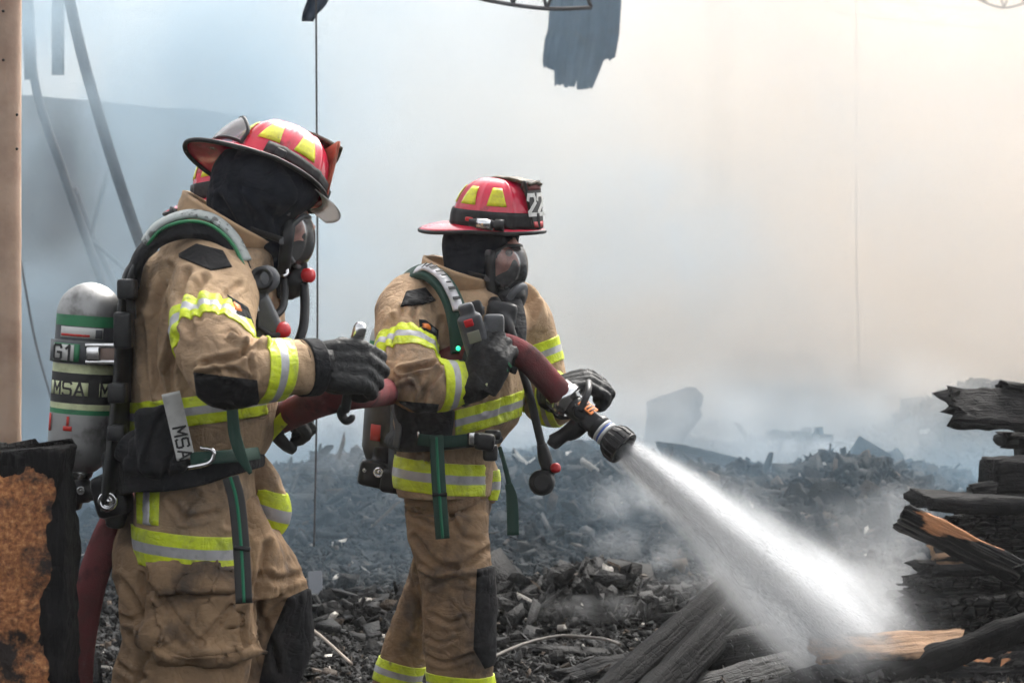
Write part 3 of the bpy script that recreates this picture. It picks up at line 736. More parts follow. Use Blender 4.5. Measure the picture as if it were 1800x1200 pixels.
fl = band(coat, P(492, 905, 6.15), (.35, 0, 1), .055, .09, where=lambda c: (c[:, 0] > P(452, 0, 6.1).x) & (c[:, 2] < P(0, 860, 6.1).z) & (c[:, 1] > 5.9)); link('reflective_band', fl, TL, coatA)
# collar standing up round the neck
def collar(c, e1, e2, n, h=.03, flare=.008, gap=0.0):
    c, e1, e2, n = Vector(c), Vector(e1), Vector(e2), Vector(n).normalized()
    def f(a, b):
        t = gap+(2*math.pi-2*gap)*a; k = 1+flare/e1.length*(b-.5)*2
        p = c+e1*math.cos(t)*k+e2*math.sin(t)*k+n*((b-.5)*2*h)
        return p+(e1*math.cos(t)+e2*math.sin(t)).normalized()*(.007*mnoise.noise(p*26)+.004*math.sin(b*3.14))
    return grid_me(f, 72, 9, .013, gap == 0)
link('collar_lining', collar(P(396, 398, 6.0)-Vector((.50, -.12, .86)).normalized()*.046, Vector((73, 0, -44))/683, (0, .155, 0), (.50, -.12, .86), .020), m_blk, A)
link('collar', collar(P(396, 398, 6.0), Vector((70, 0, -42))/683, (0, .145, 0), (.50, -.12, .86), .028), m_collar, A)
# hood
hood = fuse([loft([(392, 520, 262, 6, .8), (374, 545, 290, 6, .8), (365, 562, 325, 6, .8), (362, 560, 356, 6, .82), (364, 522, 385, 6, .82), (370, 514, 412, 6, .82), (384, 508, 440, 6, .85), (408, 502, 466, 6, .85), (436, 496, 492, 6, .8)]),
             tube_me([P(440, 380, 6), P(415, 420, 6), P(385, 465, 6)], [.085, .092, .11], n=28)], .006, 6)
billow(hood, .010, (9, 9, 6), 4.0); billow(hood, .003, (24, 24, 14), 5.0)
folds(hood, [([(385, 350), (430, 420), (480, 455)], 9, -.010), ([(430, 340), (470, 390), (500, 440)], 9, .006), ([(365, 385), (400, 430), (440, 450)], 8, .008)])
link('hood', face_hole(hood, MhA, x0=.06, z0=-.12, z1=-.035), m_hood, A)
def mask(person, M, lens_c, lens_r, el=(-58, 50), rim=.0085, rmat=None):
    lc = Vector(lens_c)
    def f(a, b):
        az = R((-82+164*a)*math.sqrt(max(.02, 1-(.86*(2*b-1))**2))); e = R(el[0]+(el[1]-el[0])*b)
        return lc+Vector((lens_r[0]*math.cos(az)**.8*math.cos(e)**.6 if abs(az) < 1.56 else 0, lens_r[1]*math.sin(az)*(1-.25*b*0), lens_r[2]*math.sin(e)))
    mk = link('face_mask', xf(tube_me([f(i/40, 0) for i in range(41)]+[f(1, i/12) for i in range(1, 13)]+[f(1-i/40, 1) for i in range(1, 41)]+[f(0, 1-i/12) for i in range(1, 12)], rim, n=12, res=240), M), rmat or m_plas, person)
    link('lens', xf(grid_me(f, 40, 20, .002), M), m_clear, mk)
    return mk, f
mkA, _ = mask(A, MhA, (.032, 0, -.056), (.094, .078, .080), rim=.007, rmat=m_grey)
link('nose_cup', xf(fuse([lathe_me([(-.03, .02), (-.02, .045), (.02, .048), (.05, .036), (.058, .01)], (.055, 0, -.095), (1, 0, .1)), tube_me([(.06, 0, -.08), (.1, 0, -.02)], [.03, .016], n=14)], .005, 3), MhA), m_plas, mkA)
link('regulator', xf(fuse([lathe_me([(0, .034), (.02, .042), (.05, .042), (.062, .032), (.066, .005)], (.055, 0, -.150), (.75, 0, -.25)), lathe_me([(0, .03), (.07, .028)], (.06, 0, -.14), (0, 0, -1)), box_me((.07, 0, -.13), .09, .06, .05, bev=.012)], .005, 2), MhA), m_plas, mkA)
link('regulator_knob', lathe_me([(0, .012), (.004, .018), (.022, .019), (.028, .015), (.029, .002)], P(533, 484, 5.97), (.9, -.4, 0)), m_redp, mkA)
link('mask_skirt', xf(tube_me([(.055, s*.078, z) for s, z in ((0, .0), (.55, -.005), (.98, -.04), (1.0, -.08), (.8, -.125), (0, -.15), (-.8, -.125), (-1.0, -.08), (-.98, -.04), (-.55, -.005), (0, .0))], .017, n=12, res=90), MhA), m_plas, mkA)
def head_straps(mk, M, side=-1, r=.088):
    for z0, z1, zb in ((.005, .03, .045), (-.07, -.05, -.03)):
        pts = [M @ Vector(q) for q in ((.055, side*.080, z0), (.02, side*(r+.008), (z0+z1)/2), (-.03, side*(r+.004), z1), (-.075, side*.060, zb), (-.108, side*.02, zb))]
        c0 = M @ Vector((0, 0, 0)); st_ = link('mask_strap', ribbon_me(pts, .018, .004, [p-c0 for p in pts]), m_plas, mk)
        b_ = M @ Vector((.045, side*(.089), z0+.004)); link('strap_buckle', box_me(b_, .020, .010, .020, M.to_3x3(), .003), m_grey, st_)
head_straps(mkA, MhA)
# helmet
MA = frame(P(472, 307, 6.0), (.905, .05, -.425), (.42, .40, .82))
hA, shA, shf, MA = helmet(A, MA, m_orleather, 'plain')
def gog(a, b):
    ph = R(160+62*a); e = min(1, (a**.3)*((1-a)**.7)*1.75)
    return dome_pt(ph, .06+.38*b*(.35+.65*e), .010+.040*e*(1-.35*b))
gg = link('goggles', xf(grid_me(gog, 26, 12, .003), MA), m_lens, hA)
link('goggle_frame', xf(tube_me([gog(i/30, 0) for i in range(31)]+[gog(1, i/8) for i in range(1, 9)]+[gog(1-i/30, 1) for i in range(1, 31)]+[gog(0, 1-i/8) for i in range(1, 8)], .0055, n=10, res=160), MA), m_edge, gg)
link('goggle_strap', xf(grid_me(lambda a, b: dome_pt(R(250+118*a), .02+.10*b+.05*(1-a)*b, .004), 40, 4, .004), MA), m_edge, gg)
link('goggle_buckle', xf(box_me(dome_pt(R(268), .05, .012), .03, .014, .026, bev=.004), MA), m_plas, gg)
def vis(a, b):
    ph = R(-38+76*a); q = Vector((DX+.152*math.cos(ph)+.062*b, .120*math.sin(ph), -.010-.016*b)); return q
vz = link('flip_visor', xf(grid_me(vis, 24, 6, .003), MA), m_vis, hA)
# trousers
pel = loft([(244, 452, 870, 6, .9), (204, 480, 935, 6.02, .78), (198, 500, 990, 6.02, .78), (212, 500, 1045, 6.02, .8)])
legN = loft([(206, 430, 960, 5.96, .7), (208, 446, 1040, 5.94, .70), (213, 446, 1120, 5.93, .70), (196, 432, 1200, 5.92, .72), (202, 395, 1300, 5.9, .8), (215, 365, 1420, 5.95, .85), (222, 352, 1478, 5.96, .9)])
legF = loft([(330, 492, 930, 6.1, .8), (362, 530, 1000, 6.12, .8), (382, 546, 1075, 6.15, .78), (384, 542, 1140, 6.16, .78), (372, 516, 1210, 6.14, .8), (350, 480, 1320, 6.12, .85), (330, 452, 1440, 6.1, .9), (330, 448, 1480, 6.1, .9)])
trs = fuse([pel, legN, legF], .007, 8)
billow(trs, .007, (7.5, 7.5, 5.5), 6.0); billow(trs, .003, (16, 16, 13), 8.0); billow(trs, .0009, (40, 40, 30), 3.0)
folds(trs, [([(210, 1020), (240, 1060), (262, 1110)], 9, -.013), ([(225, 1110), (250, 1150), (240, 1200)], 8, -.012), ([(470, 960), (455, 1030), (450, 1090)], 10, -.016), ([(530, 1010), (490, 1020), (460, 1010)], 8, -.012), ([(500, 1060), (470, 1085), (450, 1120)], 8, -.012),
            ([(445, 1060), (470, 1110), (490, 1180)], 8, -.012), ([(200, 1160), (225, 1180), (255, 1190)], 6, -.01), ([(205, 1080), (230, 1090), (258, 1075)], 6, -.009), ([(250, 1010), (262, 1100), (258, 1160)], 6, -.012)])
trsA = link('trousers', trs, m_trs, A)
pk = patch(trs, [(262, 1040), (440, 1036), (448, 1150), (400, 1172), (280, 1168), (254, 1130)], .044, 15, uneven=.7)
co = getco(pk); setco(pk, co)
billow(pk, .003, (12, 12, 8), 9.0)
folds(pk, [([(285, 1050), (320, 1100), (355, 1135)], 7, -.014), ([(420, 1050), (380, 1100), (350, 1130)], 7, -.012), ([(275, 1130), (330, 1160), (420, 1150)], 8, -.010), ([(430, 1070), (425, 1110), (432, 1140)], 6, -.008)])
pkA = link('cargo_pocket', pk, m_trs, trsA)
link('pocket_flap', patch(trs, [(266, 987), (416, 994), (418, 1038), (404, 1048), (284, 1046), (268, 1030)], .058, 4, uneven=.2), m_trs, trsA)
link('knee_patch', patch(trs, [(552, 1028), (552, 1140), (530, 1225), (450, 1225), (470, 1130), (505, 1050)], .006, 4, facing=.6, ymax=6.35), m_pad, trsA)
for pts in ([(285, 1470, 5.95), (282, 1500, 5.95)], [(392, 1470, 6.1), (396, 1500, 6.1)]):
    p0, p1 = P(*pts[0]), P(*pts[1]); p1.z = .05
    bt = fuse([tube_me([p0, p1], [.075, .062], n=20), tube_me([(p1.x-.03, p1.y, .055), (p1.x+.08, p1.y, .05), (p1.x+.20, p1.y, .042)], [.06, .056, .042], n=20, flat=.9)], .008, 3)
    co = getco(bt); co[:, 2] = np.maximum(co[:, 2], .002); setco(bt, co); link('boot', bt, m_boot, A)
# gloves
glove(A, P(562, 644, 5.645), (1, .12, -.04), (.02, -.88, .46), 1, ((52, 70, 35), (56, 72, 38), (60, 72, 38), (62, 70, 36)), (.5, .6), 1.25, .060, cuffr=(.062, .068), cdir=P(540, 645, 5.62)-P(568, 644, 5.645))
gL = glove(A, P(462, 724, 6.14), (1, -.1, .0), (0, -.55, .85), -1, ((60, 75, 40), (64, 78, 40), (66, 78, 40), (68, 75, 40)), (.5, .8), 1.05, .05, cdir=(-1, 0, -.05))
strap(A, 'glove_strap', [(448, 792, 6.02), (478, 758, 6.0), (510, 725, 5.98), (541, 702, 6.0)], .034, .006, (0.1, -1, .2), m_lime)

# ------------------------------------------------------------------ air pack of the near firefighter
KA = empty('breathing_apparatus', P(190, 880, 5.98)); tag(KA, 'air pack with scuffed silver bottle on the back of the taller firefighter', 'air pack', 'air packs')
bt_, bot_ = P(162, 496, 5.98), P(138, 836, 5.98)
cyl, ax, L = bottle(KA, bt_, bot_, .084)
def at_(s): return bot_+ax*(L*(1-s))
cr = .0845
link('neck', lathe_me([(-.045, .020), (-.035, .024), (-.01, .024), (.0, .034), (.02, .04)], bot_, ax, 28), m_chrome, cyl)
link('label', wrap_patch(at_(.285), ax, cr, -.75, .62, 0, L*.055), m_white, cyl)
link('label_stripe', wrap_patch(at_(.278), ax, cr, -.72, .22, 0, L*.012, off=.002), m_redink, cyl)
link('label_print', wrap_patch(at_(.283), ax, cr, .38, .58, 0, L*.045, off=.002), m_grey, cyl)
for p0, p1 in ((-1.1, .28), (.62, 1.0)): link('luminous_label', wrap_patch(at_(.578), ax, cr*1.008, p0, p1, 0, L*.068), m_lumi, cyl)
link('lettering', wrap_text('MSA', .034, at_(.545), ax, cr*1.012, -.36), m_ink, cyl)
link('lettering', wrap_text('M', .034, at_(.545), ax, cr*1.012, .80), m_ink, cyl)
link('red_mark', wrap_patch(at_(.76), ax, cr, -.40, -.12, 0, .012, off=.0012), m_redink, cyl)
link('red_mark', wrap_patch(at_(.735), ax, cr, -.30, -.22, 0, .024, off=.0014), m_redink, cyl)
link('red_mark', wrap_patch(at_(.77), ax, cr, -1.15, -.98, 0, .045, off=.0012), m_redink, cyl)
br = link('bottle_bracket', wrap_patch(at_(.415), ax, cr+.004, -1.4, 1.5, 0, L*.112, off=.004), m_grey, KA)
link('nameplate', wrap_patch(at_(.405), ax, cr+.010, -.84, -.02, 0, L*.09, off=.004), m_green, br)
link('nameplate_face', wrap_patch(at_(.402), ax, cr+.012, -.80, -.16, 0, L*.082, off=.004), m_white, br)
link('lettering', wrap_text('G1', .036, at_(.362), ax, cr+.017, -.46), m_ink, br)
bc = P(184, 622, 5.885)
bk = link('band_buckle', join_me([box_me(bc+Vector((0, 0, .021)), .098, .012, .012, bev=.003), box_me(bc-Vector((0, 0, .021)), .098, .012, .012, bev=.003), box_me(bc+Vector((.044, 0, 0)), .016, .012, .04, bev=.003), box_me(bc+Vector((-.028, 0, 0)), .036, .02, .036, bev=.006)]), m_chrome, KA)
link('buckle_plate', box_me(bc+Vector((.016, .003, 0)), .06, .006, .04, bev=.002), pm('tarnished metal', (.26, .19, .16), .45, .6), bk)
vv = P(138, 862, 5.98)
va = link('valve', fuse([lathe_me([(-.03, .028), (-.025, .034), (.02, .034), (.03, .028)], vv, (0, 0, 1)), box_me(vv+Vector((-.028, 0, -.016)), .07, .055, .07, bev=.012), lathe_me([(0, .02), (.05, .02)], vv+Vector((.0, -.02, .0)), (1, 0, -.1)), lathe_me([(0, .022), (.045, .022)], vv+Vector((-.03, 0, .02)), (-1, 0, .3))], .0045, 2), m_plas, KA)
bolt(va, vv+Vector((.016, -.044, .005)), .011)
bp_ = [(258, 448), (236, 480), (227, 540), (221, 640), (214, 740), (206, 830), (196, 890)]
bpl = tube_me([P(u+2, v, 5.98) for u, v in bp_], [.014, .02, .022, .022, .024, .026, .02], n=20, res=60)
co = getco(bpl); co[:, 1] = 5.98+(co[:, 1]-5.98)*7.0; setco(bpl, co)
back = link('backplate', bpl, m_plas, KA)
for k, (u, v, h) in enumerate(((222, 580, .09), (212, 690, .05), (228, 508, .05), (210, 760, .04))):
    link('backplate_clamp', box_me(P(u-4, v, 5.80), .045, .06, h, bev=.008), m_plas, back)
blk = link('base_block', fuse([box_me(P(198, 868, 5.93), .085, .13, .11, Matrix.Rotation(R(-14), 3, 'Y'), .02), box_me(P(214, 820, 5.95), .07, .2, .1, Matrix.Rotation(R(-8), 3, 'Y'), .02), box_me(P(206, 906, 5.93), .045, .09, .06, Matrix.Rotation(R(10), 3, 'Y'), .015)], .005, 2), m_plas, KA)
bolt(blk, P(190, 880, 5.838), .025)
sp = [(232, 500, 5.86), (246, 452, 5.82), (282, 418, 5.80), (330, 404, 5.79), (376, 412, 5.79), (412, 446, 5.79), (434, 500, 5.78), (446, 560, 5.78), (448, 600, 5.79)]
fc = [(-1, -.9, .3), (-.8, -.8, .7), (-.4, -.8, 1), (0, -.8, 1), (.3, -.8, 1), (.8, -.8, .8), (1, -.8, .3), (1, -.8, 0), (1, -.8, 0)]
s1 = strap(KA, 'shoulder_strap', sp, .052, .022, fc, m_blk)
def up(pts, du, dv, dy): return [(u+du, v+dv, y+dy) for u, v, y in pts]
link('strap_piping', tube_me([P(u, v, y) for u, v, y in [(258, 430, 5.79), (286, 402, 5.78), (330, 389, 5.77), (372, 397, 5.77), (408, 428, 5.77), (428, 466, 5.765)]], .0045, n=8), m_green, s1)
link('strap_cover', ribbon_me([P(*p) for p in [(252, 426, 5.80), (280, 394, 5.80), (330, 376, 5.80), (376, 385, 5.80), (412, 417, 5.80), (434, 458, 5.79)]], .038, .012, [(-.7, -.5, .7), (-.4, -.5, 1), (0, -.5, 1), (.3, -.5, 1), (.8, -.5, .8), (1, -.5, .5)]), m_cover, s1)
strap(KA, 'strap_webbing', [(424, 470, 5.765), (436, 510, 5.755), (447, 548, 5.75)], .03, .008, (.6, -1, .1), m_silv)
link('strap_hose', tube_me([P(232, 560, 5.84), P(229, 500, 5.83), P(246, 460, 5.82), P(272, 434, 5.81)], .012, n=12), m_plas, KA)
# chest gear
gr = link('chest_console', fuse([box_me(P(462, 560, 5.80), .075, .05, .10, Matrix.Rotation(R(-24), 3, 'Y'), .012), lathe_me([(0, .02), (.012, .034), (.04, .034), (.05, .02)], P(460, 492, 5.83), (.5, -.9, .1)), box_me(P(476, 585, 5.84), .06, .05, .05, bev=.012), tube_me([P(450, 500, 5.82), P(455, 560, 5.80)], [.018, .02], n=12)], .005, 2), m_grey, KA)
link('console_ring', lathe_me([(0, .026), (.004, .03), (.012, .03), (.016, .022), (.012, .018)], P(458, 490, 5.79), (.4, -1, .1), 28), m_plas, gr)
link('console_cap', lathe_me([(0, .014), (.006, .02), (.024, .02), (.03, .012)], P(490, 582, 5.80), (.7, -.7, .2)), m_redp, gr)
link('chest_badge', box_me(P(438, 548, 5.765), .018, .006, .05, Matrix.Rotation(R(-20), 3, 'Y'), .002), m_white, gr)
link('air_hose', tube_me([P(534, 500, 5.97), P(536, 530, 5.95), P(534, 570, 5.92), P(525, 600, 5.9), P(512, 630, 5.9)], .0125, n=14), m_plas, KA)
link('air_hose', tube_me([P(499, 490, 5.95), P(500, 520, 5.93), P(494, 545, 5.90), P(470, 560, 5.86), P(450, 552, 5.83)], .0105, n=14), m_plas, KA)
link('hose_clip', tube_me([P(502, 462, 5.94), P(504, 480, 5.93), P(497, 486, 5.92)], .006, n=8), m_chrome, KA)
link('pull_strap', tube_me([P(455, 575, 5.77), P(480, 590, 5.77), P(500, 580, 5.78)], .006, n=8), m_ink, KA)
# waist
wb = link('waist_belt', fuse([ribbon_me([P(212, 842, 5.88), P(236, 836, 5.79), P(290, 836, 5.755), P(350, 830, 5.75), P(400, 820, 5.775), P(440, 812, 5.86), P(458, 808, 6.0)], [.085, .082, .078, .066, .05, .04, .036], .024, [(-1, -.5, 0), (-.6, -1, 0), (0, -1, 0), (.1, -1, 0), (.4, -1, 0), (.9, -.7, 0), (1, 0, 0)]), tube_me([P(226, 780, 5.80), P(262, 812, 5.765)], [.05, .034], n=18)], .005, 4), m_blk, KA)
pch = fuse([box_me(P(284, 772, 5.75), .12, .07, .17, Matrix.Rotation(R(-9), 3, 'Y'), .03, 4), box_me(P(270, 805, 5.77), .14, .07, .10, Matrix.Rotation(R(10), 3, 'Y'), .03, 4)], .006, 6); billow(pch, .008, (13, 13, 9), 3.3)
folds(pch, [([(300, 700), (270, 760), (255, 820)], 6, -.008), ([(330, 760), (300, 800), (290, 840)], 6, -.008)])
pouch = link('pouch', pch, m_blk, KA)
tagm = ribbon_me([P(300, 690, 5.675), P(313, 745, 5.690), P(327, 806, 5.700)], .045, .004, (.1, -1, .1))
tg = link('tag', tagm, m_white, pouch)
tx = letters_me('MSA', .030); d_ = (P(327, 806, 5.70)-P(313, 745, 5.69)).normalized(); M_ = axes(d_, Vector((0, 0, 1)).cross(Vector((0, 1, 0)))*1)
M_ = Matrix((d_, Vector((0, -1, 0)).cross(d_), Vector((0, -1, 0)))).transposed()
link('lettering', xf(tx, Matrix.Translation(P(321, 778, 5.692)) @ M_.to_4x4()), m_ink, tg)
link('buckle_hook', tube_me([P(330, 822, 5.69), P(366, 814, 5.69), P(376, 800, 5.69), P(372, 790, 5.69), P(352, 787, 5.69)], .0055, n=10), m_chrome, wb)
strap(KA, 'waist_strap', [(335, 806, 5.70), (380, 803, 5.70), (420, 800, 5.76), (455, 796, 5.9)], .032, .005, (0, -1, .1), m_dgreen)
st = strap(KA, 'hanging_strap', [(405, 838, 5.73), (416, 880, 5.72), (424, 960, 5.70), (429, 1060, 5.685)], .041, .006, (.1, -1, 0), m_ink)
strap(st, 'webbing_stripe', [(405, 838, 5.727), (416, 880, 5.716), (424, 960, 5.696), (429, 1058, 5.681)], .008, .006, (.1, -1, 0), m_lgreen)
strap(st, 'strap_slider', [(412, 962, 5.693), (440, 965, 5.693)], .012, .010, (0, -1, 0), m_plas)
strap(KA, 'hanging_strap', [(408, 715, 5.74), (412, 760, 5.73), (424, 800, 5.72), (441, 832, 5.72)], [.028, .03, .028, .010], .005, (.2, -1, .1), m_dgreen)
# ------------------------------------------------------------------ the nozzle man
B = empty('person', (P(800, 0, 7).x, 7.0, 0)); tag(B, 'firefighter with number 22 on the helmet shield aiming the nozzle', 'person', 'firefighters working the hose')
YAW = -.50
MhB = frame(P(857, 450, 6.98), (.90, -.43, -.03), (.03, 0, 1))
core_body(B, MhB, None, P(780, 800, 7.03), P(820, 500, 7.0), [
    ([P(735, 540, 6.9), P(718, 600, 6.76), P(728, 666, 6.64), P(790, 676, 6.63), P(828, 655, 6.66)], [.05, .045, .04, .034, .028]),
    ([P(905, 555, 7.1), P(935, 620, 7.2), P(952, 700, 7.12), P(985, 702, 7.0)], [.05, .045, .036, .028]),
    ([P(778, 870, 6.99), P(800, 1010, 6.92), P(808, 1310, 6.95)], [.06, .05, .04]), ([P(800, 880, 7.1), P(765, 1020, 7.21), P(708, 1160, 7.28), P(684, 1300, 7.32)], [.05, .045, .04, .035])])
eyes(B, MhB)
torso = loft([(800, 852, 474, 7, 1.0), (772, 868, 492, 7, 1.15), (732, 902, 520, 7, 1.35), (714, 924, 552, 7, 1.4), (706, 920, 600, 7, 1.35), (702, 918, 650, 7, 1.3), (699, 912, 700, 7, 1.25), (699, 908, 742, 7, 1.25),
              (703, 884, 772, 7, 1.2), (701, 866, 800, 7, 1.2), (699, 860, 836, 7, 1.25), (703, 857, 872, 7, 1.25)], YAW)
armR = limb([(735, 528, 6.93), (722, 552, 6.86), (716, 605, 6.74), (724, 664, 6.64), (758, 676, 6.62), (790, 674, 6.63), (822, 668, 6.665)], [.10, .104, .096, .088, .076, .067, .058])
armL = limb([(900, 545, 7.08), (918, 575, 7.16), (938, 625, 7.2), (950, 680, 7.18), (965, 706, 7.1), (992, 704, 7.02)], [.10, .10, .090, .085, .075, .058])
flap = tube_me([P(852, 800, 7.1), P(858, 842, 7.12), P(857, 884, 7.12)], [.03, .036, .026], n=18, res=20)
coat = fuse([torso, armR, armL, flap], .0065, 8)
billow(coat, .0055, (10, 10, 6), 14.0)
billow(coat, .0034, (16, 15, 12), 15.0, lambda c: np.clip((6.80-c[:, 1])*8, 0, 1))
billow(coat, .0009, (40, 40, 28), 16.0)
folds(coat, [([(690, 560), (676, 600), (674, 650)], 6, -.010), ([(705, 545), (690, 590), (688, 630)], 6, -.008), ([(760, 642), (735, 646), (705, 652)], 5, -.022), ([(770, 655), (745, 690), (740, 705)], 6, -.012), ([(720, 665), (735, 685), (735, 700)], 5, .010),
             ([(730, 540), (725, 560), (738, 575)], 5, -.008), ([(690, 690), (705, 672), (725, 668)], 6, .010), ([(740, 800), (750, 815), (760, 800)], 5, -.008), ([(880, 640), (885, 690), (880, 730)], 7, -.010), ([(850, 650), (860, 690), (850, 720)], 6, -.008),
             ([(775, 560), (770, 600), (772, 640)], 6, -.008)])
coatB = link('coat', coat, m_coat, B)
axU = P(724, 664, 6.64)-P(722, 552, 6.86)
link('reflective_band', band(coat, P(715, 630, 6.70), axU+Vector((-.02, 0, 0)), .037, .16, where=lambda c: (c[:, 1] < 6.86) & (c[:, 0] < P(770, 0, 6.7).x)), TL, coatB)
link('reflective_band', band(coat, P(791, 675, 6.632), P(822, 668, 6.665)-P(758, 676, 6.62)+Vector((.01, 0, -.01)), .036, .10), TL, coatB)
link('reflective_band', band(coat, P(943, 624, 7.2), (.34, 0, -1), .037, .12, where=lambda c: c[:, 0] > P(922, 0, 7.1).x), TL, coatB)
link('reflective_band', band(coat, P(968, 705, 7.09), (1, -.3, .05), .030, .10, where=lambda c: c[:, 0] > P(930, 0, 7.1).x), TL, coatB)
link('reflective_band', band(coat, P(860, 722, 7.0), (-.24, 0, 1), .036, .5, where=lambda c: (c[:, 1] > 6.72) & (c[:, 0] < P(922, 0, 7).x) & ((c[:, 0] > P(800, 0, 6.85).x) | (c[:, 1] > 7.0))), TL, coatB)
link('reflective_band', band(coat, P(775, 833, 7.0), (.10, 0, 1), .047, .5, off=.006, where=lambda c: c[:, 0] < P(851, 0, 7).x+.0), TL, coatB)
link('reflective_band', band(coat, P(858, 850, 7.12), (.1, 0, 1), .045, .07, off=.005, where=lambda c: c[:, 0] > P(848, 0, 7.1).x), TL, coatB)
link('shoulder_patch', patch(coat, [(702, 544), (714, 512), (748, 505), (770, 534), (744, 536), (720, 544)], .006, 3, facing=.6, ymax=7.0), m_pad, coatB)
link('elbow_patch', patch(coat, [(676, 690), (700, 704), (772, 710), (768, 728), (700, 728)], .005, 3, facing=.5, ymax=6.85), m_pad, coatB)
link('sleeve_badge', patch(coat, [(736, 561), (748, 562), (771, 580), (769, 597), (738, 581)], .004, 2, facing=.4), m_blk, coatB)
link('badge_print', patch(coat, [(741, 568), (750, 569), (757, 577), (756, 583), (742, 578)], .007, 1.5, facing=.4), m_orange, coatB)
link('badge_print', patch(coat, [(756, 574), (766, 582), (765, 589), (756, 583)], .007, 1.5, facing=.4), m_grey, coatB)
link('cuff', tube_me([P(812, 669, 6.655), P(826, 665, 6.667)], [.061, .058], n=28), m_blk, coatB)
link('cuff', tube_me([P(984, 704, 7.04), P(1000, 703, 7.0)], [.060, .056], n=28), m_blk, coatB)
link('collar', collar(P(810, 487, 6.99), Vector((52, -12, -20))/586, (.04, .135, 0), (.36, -.15, .9), .028), m_collar, B)
hood = fuse([loft([(800, 905, 385, 6.98, .9), (784, 912, 405, 6.98, .88), (780, 910, 430, 6.98, .88), (780, 900, 455, 6.98, .88), (782, 890, 478, 6.98, .9), (790, 890, 500, 6.98, .95), (800, 890, 525, 6.98, 1.0)], YAW),
             tube_me([P(845, 460, 6.98), P(838, 500, 6.98), P(830, 530, 6.98)], [.085, .088, .10], n=28)], .006, 6)
billow(hood, .005, (12, 12, 10), 24.0)
link('hood', face_hole(hood, MhB, x0=.03, ry=.074, z0=-.11, z1=.06), m_hood, B)
mkB, _ = mask(B, MhB, (.022, 0, -.030), (.104, .080, .080), el=(-52, 52), rim=.0055)
head_straps(mkB, MhB)
link('nose_cup', xf(fuse([lathe_me([(-.05, .03), (-.03, .050), (.015, .054), (.042, .046), (.054, .034), (.060, .01)], (.055, 0, -.078), (1, 0, -.35)), tube_me([(.06, 0, -.05), (.106, 0, -.018)], [.046, .022], n=16)], .005, 3), MhB), m_plas, mkB)
link('mask_chin', xf(fuse([tube_me([(.02, s*.072, -.085+abs(s)*0.02) for s in (-1, -.5, 0)]+[(.03, s*.072, -.11) for s in (.5, 1)], .02, n=12), lathe_me([(0, .05), (.03, .058), (.06, .052), (.075, .03), (.08, .008)], (.045, 0, -.110), (1, 0, -.42))], .005, 3), MhB), m_plas, mkB)
link('port_rim', xf(lathe_me([(0, .053), (.006, .060), (.014, .060), (.02, .052)], (.088, 0, -.127), (1, 0, -.42)), MhB), m_grey, mkB)
link('mask_skirt', xf(tube_me([(.050, s*.080, z) for s, z in ((0, .03), (.55, .028), (.98, .0), (1.0, -.05), (.8, -.10), (0, -.14), (-.8, -.10), (-1.0, -.05), (-.98, .0), (-.55, .028), (0, .03))], .016, n=12, res=90), MhB), m_plas, mkB)
MB_ = frame(P(862, 397, 6.97), (.895, -.44, -.095), (.10, -.12, 1))
hB, shB, shf, MB_ = helmet(B, MB_, m_ink, 'band')
def on_shield(me, b0, sc=1.0, off=.0055):
    co = getco(me); out = []
    for x, y, z in co:
        b = b0+y/.155; w_ = .033+.024*max(b, 0)**.8; q = shf(.5+x/(2*w_), b); out.append(q+Vector((off-.001+z, 0, 0)))
    setco(me, np.array([list(q) for q in out])); return xf(me, MB_)
link('lettering', on_shield(letters_me('22', .062, .2), .50), m_white, shB)
link('shield_ribbon', xf(grid_me(lambda a, b: shf(.08+.84*a, .80+.16*b)+Vector((.004, 0, 0)), 10, 3, .001), MB_), pm('maroon ribbon', (.16, .03, .03), .6), shB)
link('shield_ribbon', xf(grid_me(lambda a, b: shf(.06+.88*a, .03+.12*b)+Vector((.004, 0, 0)), 10, 3, .001), MB_), pm('red ribbon', (.42, .03, .03), .6), shB)
lc = Vector((.055, -.150, .018)); ld = Vector((.95, .30, -.02)).normalized()
fl_ = link('helmet_torch', xf(lathe_me([(-.05, .004), (-.05, .012), (-.03, .013), (-.028, .016), (.022, .016), (.026, .0125), (.032, .0125), (.034, .018), (.062, .0195), (.064, .016), (.062, .001)], lc, ld, 28), MB_), m_plas, hB)
link('torch_ring', xf(lathe_me([(-.024, .0168), (.020, .0168)], lc, ld, 28), MB_), m_chrome, fl_)
link('torch_clip', xf(box_me(lc+Vector((0, .016, -.016)), .04, .012, .018, bev=.003), MB_), m_plas, fl_)
link('red_marker', xf(box_me(dome_pt(R(258), .10, .008), .030, .010, .014, axes((1, -.2, 0), (0, 1, 0)), .005), MB_), m_redp, hB)
# trousers
pel = loft([(708, 852, 855, 7.02, .85), (712, 858, 890, 7.02, .85), (718, 858, 930, 7.02, .8)], YAW)
legR = loft([(712, 858, 900, 6.96, .85), (722, 858, 950, 6.93, .85), (733, 866, 1000, 6.9, .85), (742, 870, 1050, 6.89, .85), (745, 868, 1110, 6.9, .85), (752, 868, 1190, 6.93, .85), (760, 866, 1290, 6.95, .9), (764, 862, 1340, 6.96, .9)], YAW)
legL = loft([(760, 866, 880, 7.12, .8), (735, 850, 930, 7.16, .8), (722, 822, 1000, 7.2, .8), (700, 790, 1060, 7.23, .8), (676, 764, 1125, 7.26, .8), (655, 740, 1195, 7.29, .8), (640, 725, 1290, 7.32, .8), (640, 718, 1330, 7.32, .8)], YAW)
trs = fuse([pel, legR, legL], .0065, 8)
billow(trs, .006, (9, 9, 6), 26.0); billow(trs, .003, (17, 17, 14), 28.0); billow(trs, .0009, (42, 42, 32), 29.0)
